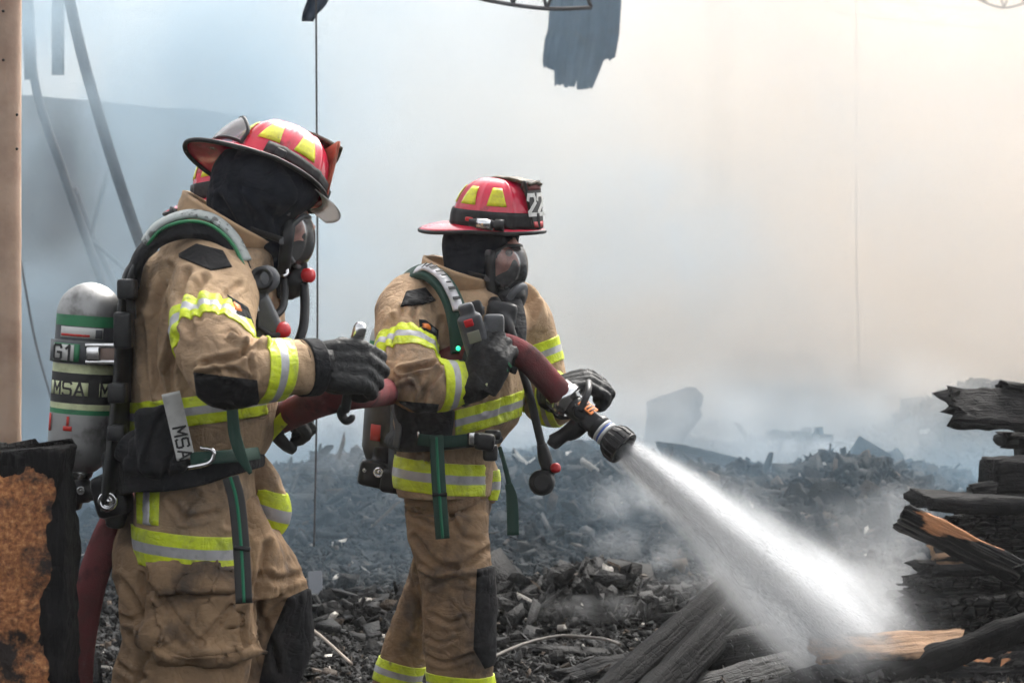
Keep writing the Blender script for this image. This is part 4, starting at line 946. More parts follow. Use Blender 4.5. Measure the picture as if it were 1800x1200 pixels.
folds(trs, [([(725, 905), (770, 925), (800, 900)], 6, -.012), ([(730, 945), (760, 985), (800, 1000)], 7, -.012), ([(860, 965), (820, 990), (780, 1000)], 7, -.014), ([(790, 900), (810, 940), (840, 950)], 7, -.008), ([(740, 1000), (770, 1012), (840, 1005)], 6, .010),
            ([(760, 1030), (790, 1020), (820, 1022)], 5, -.009), ([(745, 1150), (780, 1165), (830, 1150)], 5, -.008), ([(760, 1080), (790, 1095), (815, 1085)], 6, -.007), ([(750, 1120), (775, 1130), (800, 1122)], 5, -.006), ([(715, 1010), (735, 1060), (735, 1110)], 7, -.010)])
trsB = link('trousers', trs, m_trs, B)
link('knee_patch', patch(trs, [(838, 1000), (876, 990), (878, 1165), (852, 1175), (832, 1140)], .006, 4, facing=.6, ymax=7.0), m_pad, trsB)
link('pocket_flap', patch(trs, [(716, 868), (842, 868), (838, 885), (800, 908), (752, 905), (716, 898)], .016, 6, facing=.3, ymax=7.0, uneven=.5), m_trs, trsB)
link('reflective_band', band(trs, P(810, 1203, 6.93), (.05, 0, 1), .036, .14, where=lambda c: c[:, 1] < 7.10), TL, trsB)
link('reflective_band', band(trs, P(697, 1180, 7.28), (.22, 0, 1), .036, .14, where=lambda c: c[:, 0] < P(750, 0, 7.2).x), TL, trsB)
for pts in ([(812, 1330, 6.96), (814, 1350, 6.96)], [(680, 1320, 7.32), (676, 1340, 7.32)]):
    p0, p1 = P(*pts[0]), P(*pts[1]); p1.z = .05; p0.z = max(p0.z, .16)
    bt = fuse([tube_me([p0, p1], [.072, .06], n=20), tube_me([(p1.x-.03, p1.y, .055), (p1.x+.07, p1.y-.04, .05), (p1.x+.18, p1.y-.09, .042)], [.06, .055, .042], n=20, flat=.9)], .008, 3)
    co = getco(bt); co[:, 2] = np.maximum(co[:, 2], .002); setco(bt, co); link('boot', bt, m_boot, B)
gr_ = glove(B, P(846, 676, 6.61), (.36, -.02, .93), (-.30, -.95, .05), 1, ((40, 70, 40), (45, 72, 42), (50, 72, 42), (55, 70, 40)), (.3, .5), 1.12, .06, cuffr=(.05, .058), cdir=P(812, 680, 6.64)-P(846, 676, 6.61))
gl_ = glove(B, P(982, 686, 6.90), (.90, -.25, .26), (-.36, -.34, .86), -1, ((48, 75, 48), (52, 78, 48), (55, 78, 48), (58, 74, 44)), (.6, .6), 1.14, .05, cuffr=(.050, .056), cdir=P(960, 706, 7.02)-P(982, 686, 6.90))
for k in range(9):
    q = P(856+5.0*k, 676-4.0*k+3*math.sin(k*2.2), 6.575)
    link('glove_print', box_me(q, .006, .003, .009+.004*(k % 3), Matrix.Rotation(R(-35+20*(k % 2)), 3, 'Y'), .001), m_green if k % 3 else m_lumi, gr_)

# ------------------------------------------------------------------ air pack of the nozzle man
KB = empty('breathing_apparatus', P(690, 830, 7.15)); tag(KB, 'air pack with dark bottle, worn on the back of the nozzle man', 'air pack', 'air packs')
bt_, bot_ = P(700, 556, 7.2), P(682, 812, 7.22)
prof_mat = m_alu
cyl, ax, L = bottle(KB, bt_, bot_, .083)
def at_(s): return bot_+ax*(L*(1-s))
link('body_wrap', lathe_me([(L*.02, .070), (L*.10, .0842), (L*.42, .0843), (L*.43, .083)], bot_, ax, 64), pm('sooty bottle wrap', (.035, .035, .035), .45, var=(.07, .065, .06), vs_=12), cyl)
link('body_ring', lathe_me([(L*.43, .083), (L*.435, .0848), (L*.465, .0848), (L*.47, .083)], bot_, ax, 64), m_green, cyl)
link('body_ring', lathe_me([(L*.47, .083), (L*.475, .0848), (L*.51, .0848), (L*.515, .083)], bot_, ax, 64), m_lumi, cyl)
link('body_ring', lathe_me([(L*.515, .083), (L*.52, .0845), (L*.70, .0845), (L*.705, .083)], bot_, ax, 64), m_ink, cyl)
link('lettering', wrap_text('MSA', .05, at_(.40), ax, .086, -.66), m_lumi, cyl)
link('red_mark', wrap_patch(at_(.84), ax, .0845, -.72, -.30, 0, .05, off=.0012), m_redink, cyl)
bpl = tube_me([P(u, v, 7.14) for u, v in ((728, 500), (712, 580), (706, 660), (704, 740), (703, 820), (706, 862))], [.02, .024, .028, .032, .036, .03], n=20, res=50)
co = getco(bpl); co[:, 1] = 7.14+(co[:, 1]-7.14)*3.5; setco(bpl, co); back = link('backplate', bpl, m_plas, KB)
vb = link('valve', fuse([box_me(P(655, 832, 7.12), .085, .08, .08, Matrix.Rotation(R(12), 3, 'Y'), .018), lathe_me([(0, .03), (.05, .03)], P(672, 812, 7.16), (0, 0, 1)), box_me(P(690, 845, 7.10), .07, .1, .07, Matrix.Rotation(R(8), 3, 'Y'), .015)], .005, 2), m_plas, KB)
bolt(vb, P(666, 830, 7.07), .0165); bolt(vb, P(641, 826, 7.08), .006)
wb = link('waist_belt', fuse([tube_me([P(700, 770, 7.0), P(715, 776, 6.86), P(760, 780, 6.78), P(815, 776, 6.76), P(852, 772, 6.82), P(872, 770, 6.95)], [.045, .042, .03, .026, .026, .024], n=18, flat=.7), box_me(P(722, 742, 6.84), .095, .07, .15, Matrix.Rotation(R(-4), 3, 'Y'), .03, 3), box_me(P(762, 742, 6.80), .12, .05, .10, axes((.9, -.35, -.1), (0, 1, 0)), .022, 3)], .0055, 4), m_blk, KB)
strap(KB, 'waist_strap', [(735, 772, 6.755), (780, 776, 6.735), (830, 772, 6.73)], .034, .006, (-.1, -1, .1), m_dgreen)
link('pad_trim', ribbon_me([P(692, 712, 6.83), P(700, 750, 6.81), P(696, 786, 6.81)], .022, .006, (-.3, -1, 0)), m_grey, KB)
link('d_ring', tube_me([P(735, 758, 6.765), P(738, 778, 6.76)], .0045, n=8), m_chrome, KB)
bkl = link('buckle', fuse([box_me(P(832, 771, 6.72), .035, .014, .036, bev=.004), box_me(P(852, 776, 6.74), .06, .05, .05, Matrix.Rotation(R(8), 3, 'Y'), .014), box_me(P(866, 764, 6.78), .05, .03, .03, bev=.01), box_me(P(862, 795, 6.80), .045, .04, .05, bev=.012)], .004, 2), m_plas, KB)
link('buckle_tongue', box_me(P(829, 770, 6.708), .016, .010, .034, bev=.002), m_chrome, bkl)
st = strap(KB, 'hanging_strap', [(767, 765, 6.725), (770, 830, 6.70), (774, 890, 6.70), (778, 946, 6.72)], .041, .007, (.1, -1, 0), m_dgreen)
strap(st, 'webbing_stripe', [(767, 768, 6.721), (770, 830, 6.696), (774, 890, 6.696), (778, 945, 6.716)], .009, .007, (.1, -1, 0), m_lgreen)
strap(st, 'strap_slider', [(760, 869, 6.694), (786, 869, 6.694)], .012, .010, (0, -1, 0), m_plas)
s2 = strap(KB, 'hanging_strap', [(878, 785, 6.92), (888, 820, 6.90), (896, 855, 6.90)], [.012, .014, .016], .005, (.2, -1, 0), m_dgreen)
strap(s2, 'strap_end', [(894, 850, 6.895), (900, 880, 6.895), (902, 940, 6.90)], [.022, .034, .036], .006, (.1, -1, 0), m_dgreen)
sp = [(708, 545, 6.97), (704, 515, 6.95), (722, 486, 6.90), (750, 478, 6.84), (776, 496, 6.78), (796, 530, 6.74), (808, 575, 6.72), (812, 620, 6.72)]
fc = [(-1, -.8, .1), (-.9, -.8, .5), (-.5, -.8, 1), (0, -.8, 1), (.5, -1, .8), (.7, -1, .4), (.5, -1, 0), (.4, -1, 0)]
s1 = strap(KB, 'shoulder_strap', sp, .066, .022, fc, m_dgreen)
link('strap_cover', ribbon_me([P(*p) for p in [(732, 476, 6.86), (752, 470, 6.82), (778, 488, 6.76), (797, 520, 6.72), (806, 545, 6.705)]], .036, .012, [(-.4, -.8, 1), (.1, -.8, 1), (.6, -1, .8), (.7, -1, .4), (.6, -1, .2)]), m_silv, s1)
cvp = spline([P(*p)+Vector((.004, -.010, .008)) for p in [(732, 476, 6.86), (752, 470, 6.82), (778, 488, 6.76), (797, 520, 6.72), (806, 545, 6.705)]], 41)
cvf = spline([(-.4, -.8, 1), (.1, -.8, 1), (.6, -1, .8), (.7, -1, .4), (.6, -1, .2)], 41)
for k in (6, 10, 13, 17, 20, 24, 27, 33):
    t_ = Vector(cvp[k+1]-cvp[k-1]).normalized(); f_ = Vector(cvf[k]); f_ = (f_-t_*f_.dot(t_)).normalized()
    link('cover_print', box_me(cvp[k], .009 if k % 2 else .005, .024 if k % 4 else .016, .003, Matrix((t_, f_.cross(t_), f_)).transposed(), .0006), m_ink, s1)
strap(KB, 'shoulder_strap', [(868, 505, 6.98), (895, 520, 6.92), (908, 560, 6.86), (905, 610, 6.80), (890, 650, 6.78)], .06, .02, [(0, -.6, 1), (.5, -.8, .8), (.6, -1, .3), (.4, -1, 0), (.3, -1, 0)], m_blk)
cn = Matrix.Rotation(R(-16), 3, 'Y') @ Matrix.Rotation(R(12), 3, 'X')
cc = P(834, 592, 6.63)
con = link('chest_console', fuse([box_me(cc, .072, .038, .135, cn, .016, 3), box_me(cc+cn @ Vector((.0, .006, .075)), .045, .03, .05, cn, .01), box_me(cc+Vector((.055, .03, .03)), .06, .05, .07, bev=.014)], .0035, 2), m_grey, KB)
def fp(x, z, y=-.0215): return cc+cn @ Vector((x, y, z))
link('console_display', box_me(fp(0, .005), .036, .004, .034, cn, .002), m_lcd, con)
link('alarm_button', box_me(fp(-.004, .048), .026, .008, .022, cn, .004), m_redp, con)
link('console_label', box_me(fp(.004, -.032), .034, .004, .018, cn, .002), pm('yellow label', (.6, .5, .06), .5), con)
link('status_lamp', lathe_me([(0, .006), (.004, .007), (.009, .004), (.010, .0005)], P(806, 612, 6.66), (-.2, -1, 0), 16), m_lamp, con)
link('valve_cluster', fuse([box_me(P(880, 560, 6.78), .09, .06, .10, Matrix.Rotation(R(10), 3, 'Y'), .02), lathe_me([(0, .03), (.03, .034), (.05, .026)], P(862, 582, 6.72), (.3, -1, .2)), box_me(P(832, 545, 6.73), .06, .04, .05, Matrix.Rotation(R(-20), 3, 'Y'), .012), tube_me([P(868, 530, 6.85), P(885, 560, 6.76), P(900, 600, 6.76)], [.02, .022, .02], n=14)], .005, 2), m_plas, KB)
link('valve_ring', tube_me([P(850, 540, 6.74), P(842, 556, 6.71), P(828, 556, 6.70), P(812, 548, 6.71)], .004, n=8), m_ink, KB)
ln = link('regulator_line', tube_me([P(915, 640, 6.86), P(930, 690, 6.84), P(942, 740, 6.85), P(954, 790, 6.86)], .0125, n=12), m_plas, KB)
link('regulator_neck', tube_me([P(952, 780, 6.86), P(958, 805, 6.86), P(964, 828, 6.86)], [.015, .021, .017], n=16), m_plas, ln)
link('regulator', fuse([lathe_me([(-.034, .012), (-.030, .026), (-.015, .036), (.008, .040), (.026, .034), (.036, .018), (.038, .004)], P(953, 848, 6.86), (-.15, -.95, .2)), tube_me([P(958, 835, 6.86), P(972, 824, 6.86)], [.022, .016], n=12)], .004, 2), m_plas, ln)
link('regulator_face', lathe_me([(0, .026), (.004, .027), (.006, .02), (.004, .014), (.006, .002)], P(952, 848, 6.822), (-.15, -.95, .2), 24), m_edge, ln)
link('regulator_knob', lathe_me([(0, .010), (.004, .0145), (.018, .0145), (.022, .009)], P(973, 823, 6.845), (.5, -.8, .2), 20), m_redp, ln)

# ------------------------------------------------------------------ hose, nozzle, hand tool
hp = [(330, 1500, 6.0), (190, 1470, 5.95), (138, 1330, 6.0), (136, 1200, 6.0), (144, 1110, 6.0), (165, 1010, 6.0), (198, 925, 6.04), (240, 872, 6.22), (310, 835, 6.36), (400, 785, 6.40), (470, 748, 6.30), (540, 714, 5.88), (590, 698, 5.80), (632, 691, 5.88), (660, 690, 6.35), (690, 686, 6.70), (735, 672, 6.80), (790, 634, 6.76), (845, 613, 6.72), (885, 609, 6.68), (925, 628, 6.67), (958, 663, 6.70), (993, 702, 6.75)]
hs_ = [P(*p) for p in hp]; hs_[0] = Vector((hs_[1].x-.5, 5.9, .045)); hs_[1].z = .06
hs_ = [Vector((hs_[0].x-1.6, 5.6, .045))]+hs_
hose = link('fire_hose', tube_me(hs_, .039, n=28, res=260), m_hose); tag(hose, 'dark red fire hose running through the firefighters hands to the nozzle', 'hose')
nd = (P(1100, 791, 6.66)-P(990, 698, 6.75)).normalized(); n0 = P(990, 698, 6.75)
NZ = empty('hose_nozzle', n0); tag(NZ, 'black fog nozzle with pistol grip and silver coupling spraying water', 'nozzle')
def nzp(h, up=0.0, out=0.0):
    z = (Vector((0, 0, 1))-nd*nd.z).normalized(); y = z.cross(nd); return n0+nd*h+z*up-y*0+Vector((0, -out, 0))
LN = (P(1100, 791, 6.66)-n0).length
cp_ = link('coupling', lathe_me([(-.040, .041), (-.037, .047), (-.012, .048), (-.010, .052), (.014, .052), (.017, .043), (.030, .040)], n0+nd*.01, nd, 8), m_chrome, NZ, smooth=False)
link('valve_body', fuse([lathe_me([(.035, .034), (.05, .04), (.10, .04), (.115, .034), (.16, .034), (.165, .030)], n0, nd), lathe_me([(-.05, .022), (.05, .022)], n0+nd*.075, (0, 1, 0)), box_me(n0+nd*.14, .06, .07, .07, axes(nd, (0, 1, 0)), .012)], .004, 2), m_plas, NZ)
lb = nzp(.105, .040, .026)
zz = (Vector((0, -.5, .9))-nd*Vector((0, -.5, .9)).dot(nd)).normalized()
nl = link('warning_label', box_me(n0+nd*.098+zz*.041, .062, .040, .006, Matrix((nd, zz.cross(nd), zz)).transposed(), .002), m_orange, NZ)
for k in range(4): link('label_print', box_me(n0+nd*(.078+.013*k)+zz*.0448, .005, .030, .001, Matrix((nd, zz.cross(nd), zz)).transposed()), m_ink, nl)
link('selector_ring', lathe_me([(.150, .036), (.153, .044), (.172, .044), (.176, .036)], n0, nd, 12), m_plas, NZ, smooth=False)
link('white_ring', lathe_me([(.176, .034), (.177, .042), (.186, .042), (.187, .034)], n0, nd, 40), m_white, NZ)
link('blue_ring', lathe_me([(.187, .034), (.188, .0405), (.194, .0405), (.195, .034)], n0, nd, 40), pm('blue plastic', (.06, .12, .40), .4), NZ)
link('white_ring', lathe_me([(.195, .034), (.196, .043), (.206, .043), (.207, .034)], n0, nd, 40), m_white, NZ)
# ribbed bumper at the mouth
def bump_(a, b):
    t = a*2*math.pi; r = (.040+.020*min(1, b*2.2)**.7)*(1+(.055*(math.cos(t*14) > .25) if .08 < b < .93 else 0)); h = .207+b*.072
    x = Matrix((nd, zz.cross(nd), zz)).transposed(); return n0+x @ Vector((h, r*math.cos(t), r*math.sin(t)))
link('bumper', grid_me(bump_, 168, 16, -.012, True), m_edge, NZ, smooth=False)
gp = nzp(.085, -.03)
link('pistol_grip', fuse([tube_me([gp, P(1008, 752, 6.73), P(990, 765, 6.735), P(972, 777, 6.74)], [.026, .024, .021, .024], n=18), tube_me([P(1000, 766, 6.735), P(1014, 762, 6.73), P(1028, 752, 6.725)], [.016, .014, .012], n=12), box_me(P(972, 779, 6.74), .035, .04, .022, Matrix.Rotation(R(36), 3, 'Y'), .006)], .004, 2), m_plas, NZ)
link('bail_handle', tube_me([nzp(.075)+Vector((0, -.045, 0)), P(1040, 690, 6.70), P(1042, 672, 6.76), P(1040, 672, 6.84), nzp(.075)+Vector((0, .05, 0))], [.012, .011, .0115, .011, .012], n=14), m_plas, NZ)
NS = .86
_T = Matrix.Translation(n0) @ Matrix.Scale(NS, 4) @ Matrix.Translation(-n0)
for o in C.objects:
    q = o
    while q.parent is not None: q = q.parent
    if q is NZ and o is not NZ and o.name.split('.')[0] not in ('pistol_grip', 'coupling'): o.data.transform(_T)
HT = empty('hand_tool', P(605, 722, 5.72)); tag(HT, 'black hooked spanner with bright metal end in the gloved hand', 'tool')
link('handle', tube_me([P(606, 722, 5.74), P(612, 690, 5.72), P(622, 630, 5.70), P(628, 590, 5.69)], .0125, n=14), m_plas, HT)
link('metal_end', lathe_me([(0, .011), (.004, .0165), (.05, .0165), (.062, .012), (.064, .002)], P(624, 610, 5.695), P(636, 565, 5.685)-P(624, 610, 5.695), 24), m_chrome, HT)
link('hook', fuse([tube_me([P(606, 715, 5.74), P(600, 728, 5.74), P(608, 740, 5.74), P(618, 736, 5.74), P(620, 728, 5.74)], [.014, .012, .010, .009, .007], n=10)], .0035, 1), m_plas, HT)

# ------------------------------------------------------------------ third firefighter, almost hidden
D = empty('person', (P(385, 0, 6.95).x, 6.95, 0)); tag(D, 'firefighter almost hidden behind the taller one, only red helmet showing', 'person', 'firefighters working the hose')
MhD = frame(P(412, 396, 6.95), (.8, .6, 0), (0, 0, 1))
core_body(D, MhD, None, P(385, 840, 6.95), P(400, 470, 6.95), [([P(360, 520, 6.8), P(370, 640, 6.75), P(440, 690, 6.6)], [.05, .042, .03]), ([P(400, 520, 7.1), P(420, 640, 7.1), P(470, 700, 6.9)], [.05, .042, .03]),
    ([P(360, 860, 6.88), P(360, 1080, 6.86), P(350, 1330, 6.95)], [.06, .05, .04]), ([P(400, 860, 7.02), P(420, 1080, 7.04), P(400, 1330, 7.0)], [.06, .05, .04])])
eyes(D, MhD)
coat = fuse([loft([(365, 430, 450, 6.95, 1), (325, 455, 480, 6.95, 1.25), (310, 465, 530, 6.95, 1.25), (305, 470, 640, 6.95, 1.2), (308, 462, 760, 6.95, 1.2), (306, 458, 880, 6.95, 1.2)]),
             limb([(355, 510, 6.82), (365, 590, 6.76), (385, 670, 6.72), (430, 690, 6.62)], [.11, .10, .085, .06]), limb([(400, 510, 7.08), (420, 600, 7.12), (430, 680, 7.05), (465, 700, 6.92)], [.11, .10, .08, .06])], .009, 6)
billow(coat, .007, (10, 10, 7), 41.0); cD = link('coat', coat, m_coat, D)
link('reflective_band', band(coat, P(385, 860, 6.95), (0, 0, 1), .04, .5), TL, cD)
trs = fuse([loft([(312, 456, 850, 6.95, 1), (306, 455, 920, 6.95, 1)]), loft([(306, 400, 900, 6.88, 1), (310, 400, 1100, 6.86, 1), (312, 380, 1310, 6.95, 1)]), loft([(360, 460, 900, 7.02, 1), (375, 465, 1100, 7.04, 1), (365, 435, 1310, 7.0, 1)])], .009, 6)
billow(trs, .008, (10, 10, 7), 44.0); link('trousers', trs, m_trs, D)
for u, y in ((348, 6.95), (402, 7.0)):
    x = P(u, 0, y).x
    bt = fuse([tube_me([(x, y, .18), (x, y, .05)], [.07, .06], n=18), tube_me([(x-.03, y, .055), (x+.07, y, .05), (x+.18, y, .042)], [.06, .055, .042], n=18)], .009, 3)
    co = getco(bt); co[:, 2] = np.maximum(co[:, 2], .002); setco(bt, co); link('boot', bt, m_boot, D)
hd = fuse([loft([(370, 470, 350, 6.95, .85), (362, 474, 400, 6.95, .85), (366, 462, 440, 6.95, .85), (372, 455, 480, 6.95, .9)])], .008, 4); link('hood', hd, m_hood, D)
mask(D, MhD, (.02, 0, -.05), (.115, .083, .085))
glove(D, P(440, 692, 6.58), (.7, -.6, .1), (.3, -.2, .9), 1, ((50, 70, 40),)*4, (.5, .5), 1.0, .06)
glove(D, P(472, 700, 6.86), (.6, -.75, .1), (.2, -.2, .9), -1, ((50, 70, 40),)*4, (.5, .5), 1.0, .06)
MD_ = frame(P(408, 346, 6.95), (.74, .66, .12), (-.10, .06, 1))
helmet(D, MD_, m_ink, 'band')
link('collar', collar(P(392, 462, 6.95), Vector((58, 0, -14))/590, (0, .13, 0), (.25, 0, .95), .028), m_collar, D)
# ------------------------------------------------------------------ charred timber
def wood_mat(name, char=(.010, .010, .0105), ash=(.018, .0178, .0175), wood=None, wmix=(.56, .60), grain=(1, 14, 14), crack=0, rough=.6, ashmix=(.5, .75), wscale=3.0, bump=1.0):
    m = bpy.data.materials.new(name); m.use_nodes = True; nt = m.node_tree; b = nt.nodes['Principled BSDF']; b.inputs['Roughness'].default_value = rough; b.inputs['Specular IOR Level'].default_value = .05
    N = nt.nodes.new; L = nt.links.new
    at = N('ShaderNodeAttribute'); at.attribute_name = 'grain'
    def noise_(sc, st, det=6):
        mp = N('ShaderNodeMapping'); mp.inputs['Scale'].default_value = st; L(at.outputs['Vector'], mp.inputs[0])
        n = N('ShaderNodeTexNoise'); n.inputs['Scale'].default_value = sc; n.inputs['Detail'].default_value = det; L(mp.outputs[0], n.inputs['Vector']); return n.outputs[0]
    def mix(f, a, c):
        mx = N('ShaderNodeMix'); mx.data_type = 'RGBA'; L(f, mx.inputs['Factor'])
        if isinstance(a, tuple): mx.inputs['A'].default_value = (*a, 1)
        else: L(a, mx.inputs['A'])
        if isinstance(c, tuple): mx.inputs['B'].default_value = (*c, 1)
        else: L(c, mx.inputs['B'])
        return mx.outputs['Result']
    def rng_(v, a, c):
        r = N('ShaderNodeMapRange'); r.inputs['From Min'].default_value = a; r.inputs['From Max'].default_value = c; L(v, r.inputs['Value']); return r.outputs[0]
    g1 = noise_(6, grain)
    col = mix(rng_(g1, *ashmix), char, ash)
    vo = N('ShaderNodeTexVoronoi'); vo.feature = 'DISTANCE_TO_EDGE'; vo.inputs['Scale'].default_value = crack or 30
    mp = N('ShaderNodeMapping'); mp.inputs['Scale'].default_value = (.75, 1, 1.2); L(at.outputs['Vector'], mp.inputs[0]); L(mp.outputs[0], vo.inputs['Vector'])
    ed = rng_(vo.outputs['Distance'], 0, .12)
    if crack: col = mix(ed, (.006, .006, .006), col)
    if wood:
        w1 = noise_(wscale, (1, 2.2, 2.2), 8); wc = mix(rng_(g1, .35, .7), wood, tuple(c*.45 for c in wood))
        col = mix(rng_(w1, *wmix), col, wc)
    L(col, b.inputs['Base Color'])
    h = N('ShaderNodeMath'); h.operation = 'MULTIPLY_ADD'; h.inputs[1].default_value = .8 if crack else .12; L(ed, h.inputs[0]); L(g1, h.inputs[2])
    bp = N('ShaderNodeBump'); bp.inputs['Strength'].default_value = bump; bp.inputs['Distance'].default_value = .012; L(h.outputs[0], bp.inputs['Height']); L(bp.outputs[0], b.inputs['Normal'])
    return m
m_char = wood_mat('char'); m_charash = wood_mat('ashy char', char=(.005, .005, .0052), ash=(.014, .0138, .0135), crack=0, ashmix=(.42, .80), rough=.7)
m_gator = wood_mat('cracked char', crack=22, ash=(.05, .049, .047), bump=1.6)
m_charwood = wood_mat('char with raw wood', wood=(.55, .26, .13), ash=(.10, .095, .09), wmix=(.595, .62))
m_rawwood = wood_mat('half burnt plank', wood=(.46, .29, .18), wmix=(.49, .54), wscale=2.0)
m_wet = wood_mat('wet ashy plank', char=(.015, .015, .015), ash=(.035, .035, .0345), ashmix=(.36, .66), rough=.42)
def timber_me(a, b, wv, W, T, seed=0, rough=.012, cracks=.0, ragged=.06, cell=.045, seg=.016):
    """burnt timber from a to b; wv = direction of its width W; T = thickness; split surface and ragged ends"""
    a, b = Vector(a), Vector(b); L = (b-a).length; M = axes(b-a, wv)
    nl = max(12, int(L/seg)); per = []
    nw, nh = max(4, int(W/seg)), max(3, int(T/seg))
    per += [(-.5+i/nw, .5) for i in range(nw)]+[(.5, .5-i/nh) for i in range(nh)]+[(.5-i/nw, -.5) for i in range(nw)]+[(-.5, -.5+i/nh) for i in range(nh)]
    V, Gr = [], []
    so = Vector((seed*3.7, seed*1.9, seed*5.1))
    for i in range(nl+1):
        t = i/nl
        for y, z in per:
            p = Vector((t*L, y*W, z*T)); q = p+so
            e = min(t, 1-t)*L
            if e < .12:     # ragged ends: fibres broken at different lengths
                k = mnoise.noise(Vector((seed+(0 if t < .5 else 9), q.y*26, q.z*22)))*ragged+mnoise.noise(Vector((seed, q.y*70, q.z*60)))*ragged*.4
                p.x += k*(1-e/.12)
            n = Vector((0, y/max(abs(y), abs(z), .01), z/max(abs(y), abs(z), .01)))
            if abs(y) < .499: n.y = 0
            if abs(z) < .499: n.z = 0
            d, _ = mnoise.voronoi(q/cell)
            cr = min(1, (d[1]-d[0])/.16)
            p += n*(mnoise.noise(q*7)*rough+mnoise.noise(q*23)*rough*.45-(1-cr)*cracks)
            if abs(y) > .49 and abs(z) > .49: p -= Vector((0, y, z))*.02
            V.append(p); Gr.append(q)
    n = len(per); fs = []
    for i in range(nl):
        for k in range(n): fs.append((i*n+k, i*n+(k+1) % n, (i+1)*n+(k+1) % n, (i+1)*n+k))
    for base, rev in ((0, 1), (nl*n, 0)):
        c = sum((V[base+k] for k in range(n)), Vector())/n
        V.append(c+Vector((0.02 if base == 0 else -.02, 0, 0))); Gr.append(c+so)
        for k in range(n): fs.append((base+k, base+(k+1) % n, len(V)-1))
    T_ = Matrix.Translation(a) @ M.to_4x4()
    me = mesh([T_ @ v for v in V], fs)
    at = me.attributes.new('grain', 'FLOAT_VECTOR', 'POINT'); at.data.foreach_set('vector', np.array([list(g) for g in Gr], np.float32).ravel())
    bm = bmesh.new(); bm.from_mesh(me); bmesh.ops.recalc_face_normals(bm, faces=bm.faces); bm.to_mesh(me); bm.free()
    return me
TG = 'charred boards in the burnt stack'
def timber(name, pa, pb, wv, W, T, mat, label, cat='board', group=None, **k):
    a = P(*pa) if not isinstance(pa, Vector) else pa; b = P(*pb) if not isinstance(pb, Vector) else pb
    o = link(name, timber_me(a, b, wv, W, T, **k), mat, smooth=True)
    return tag(o, label, cat, group)
FLAT = (0, 1, 0); EDGE = (0, 0, 1)
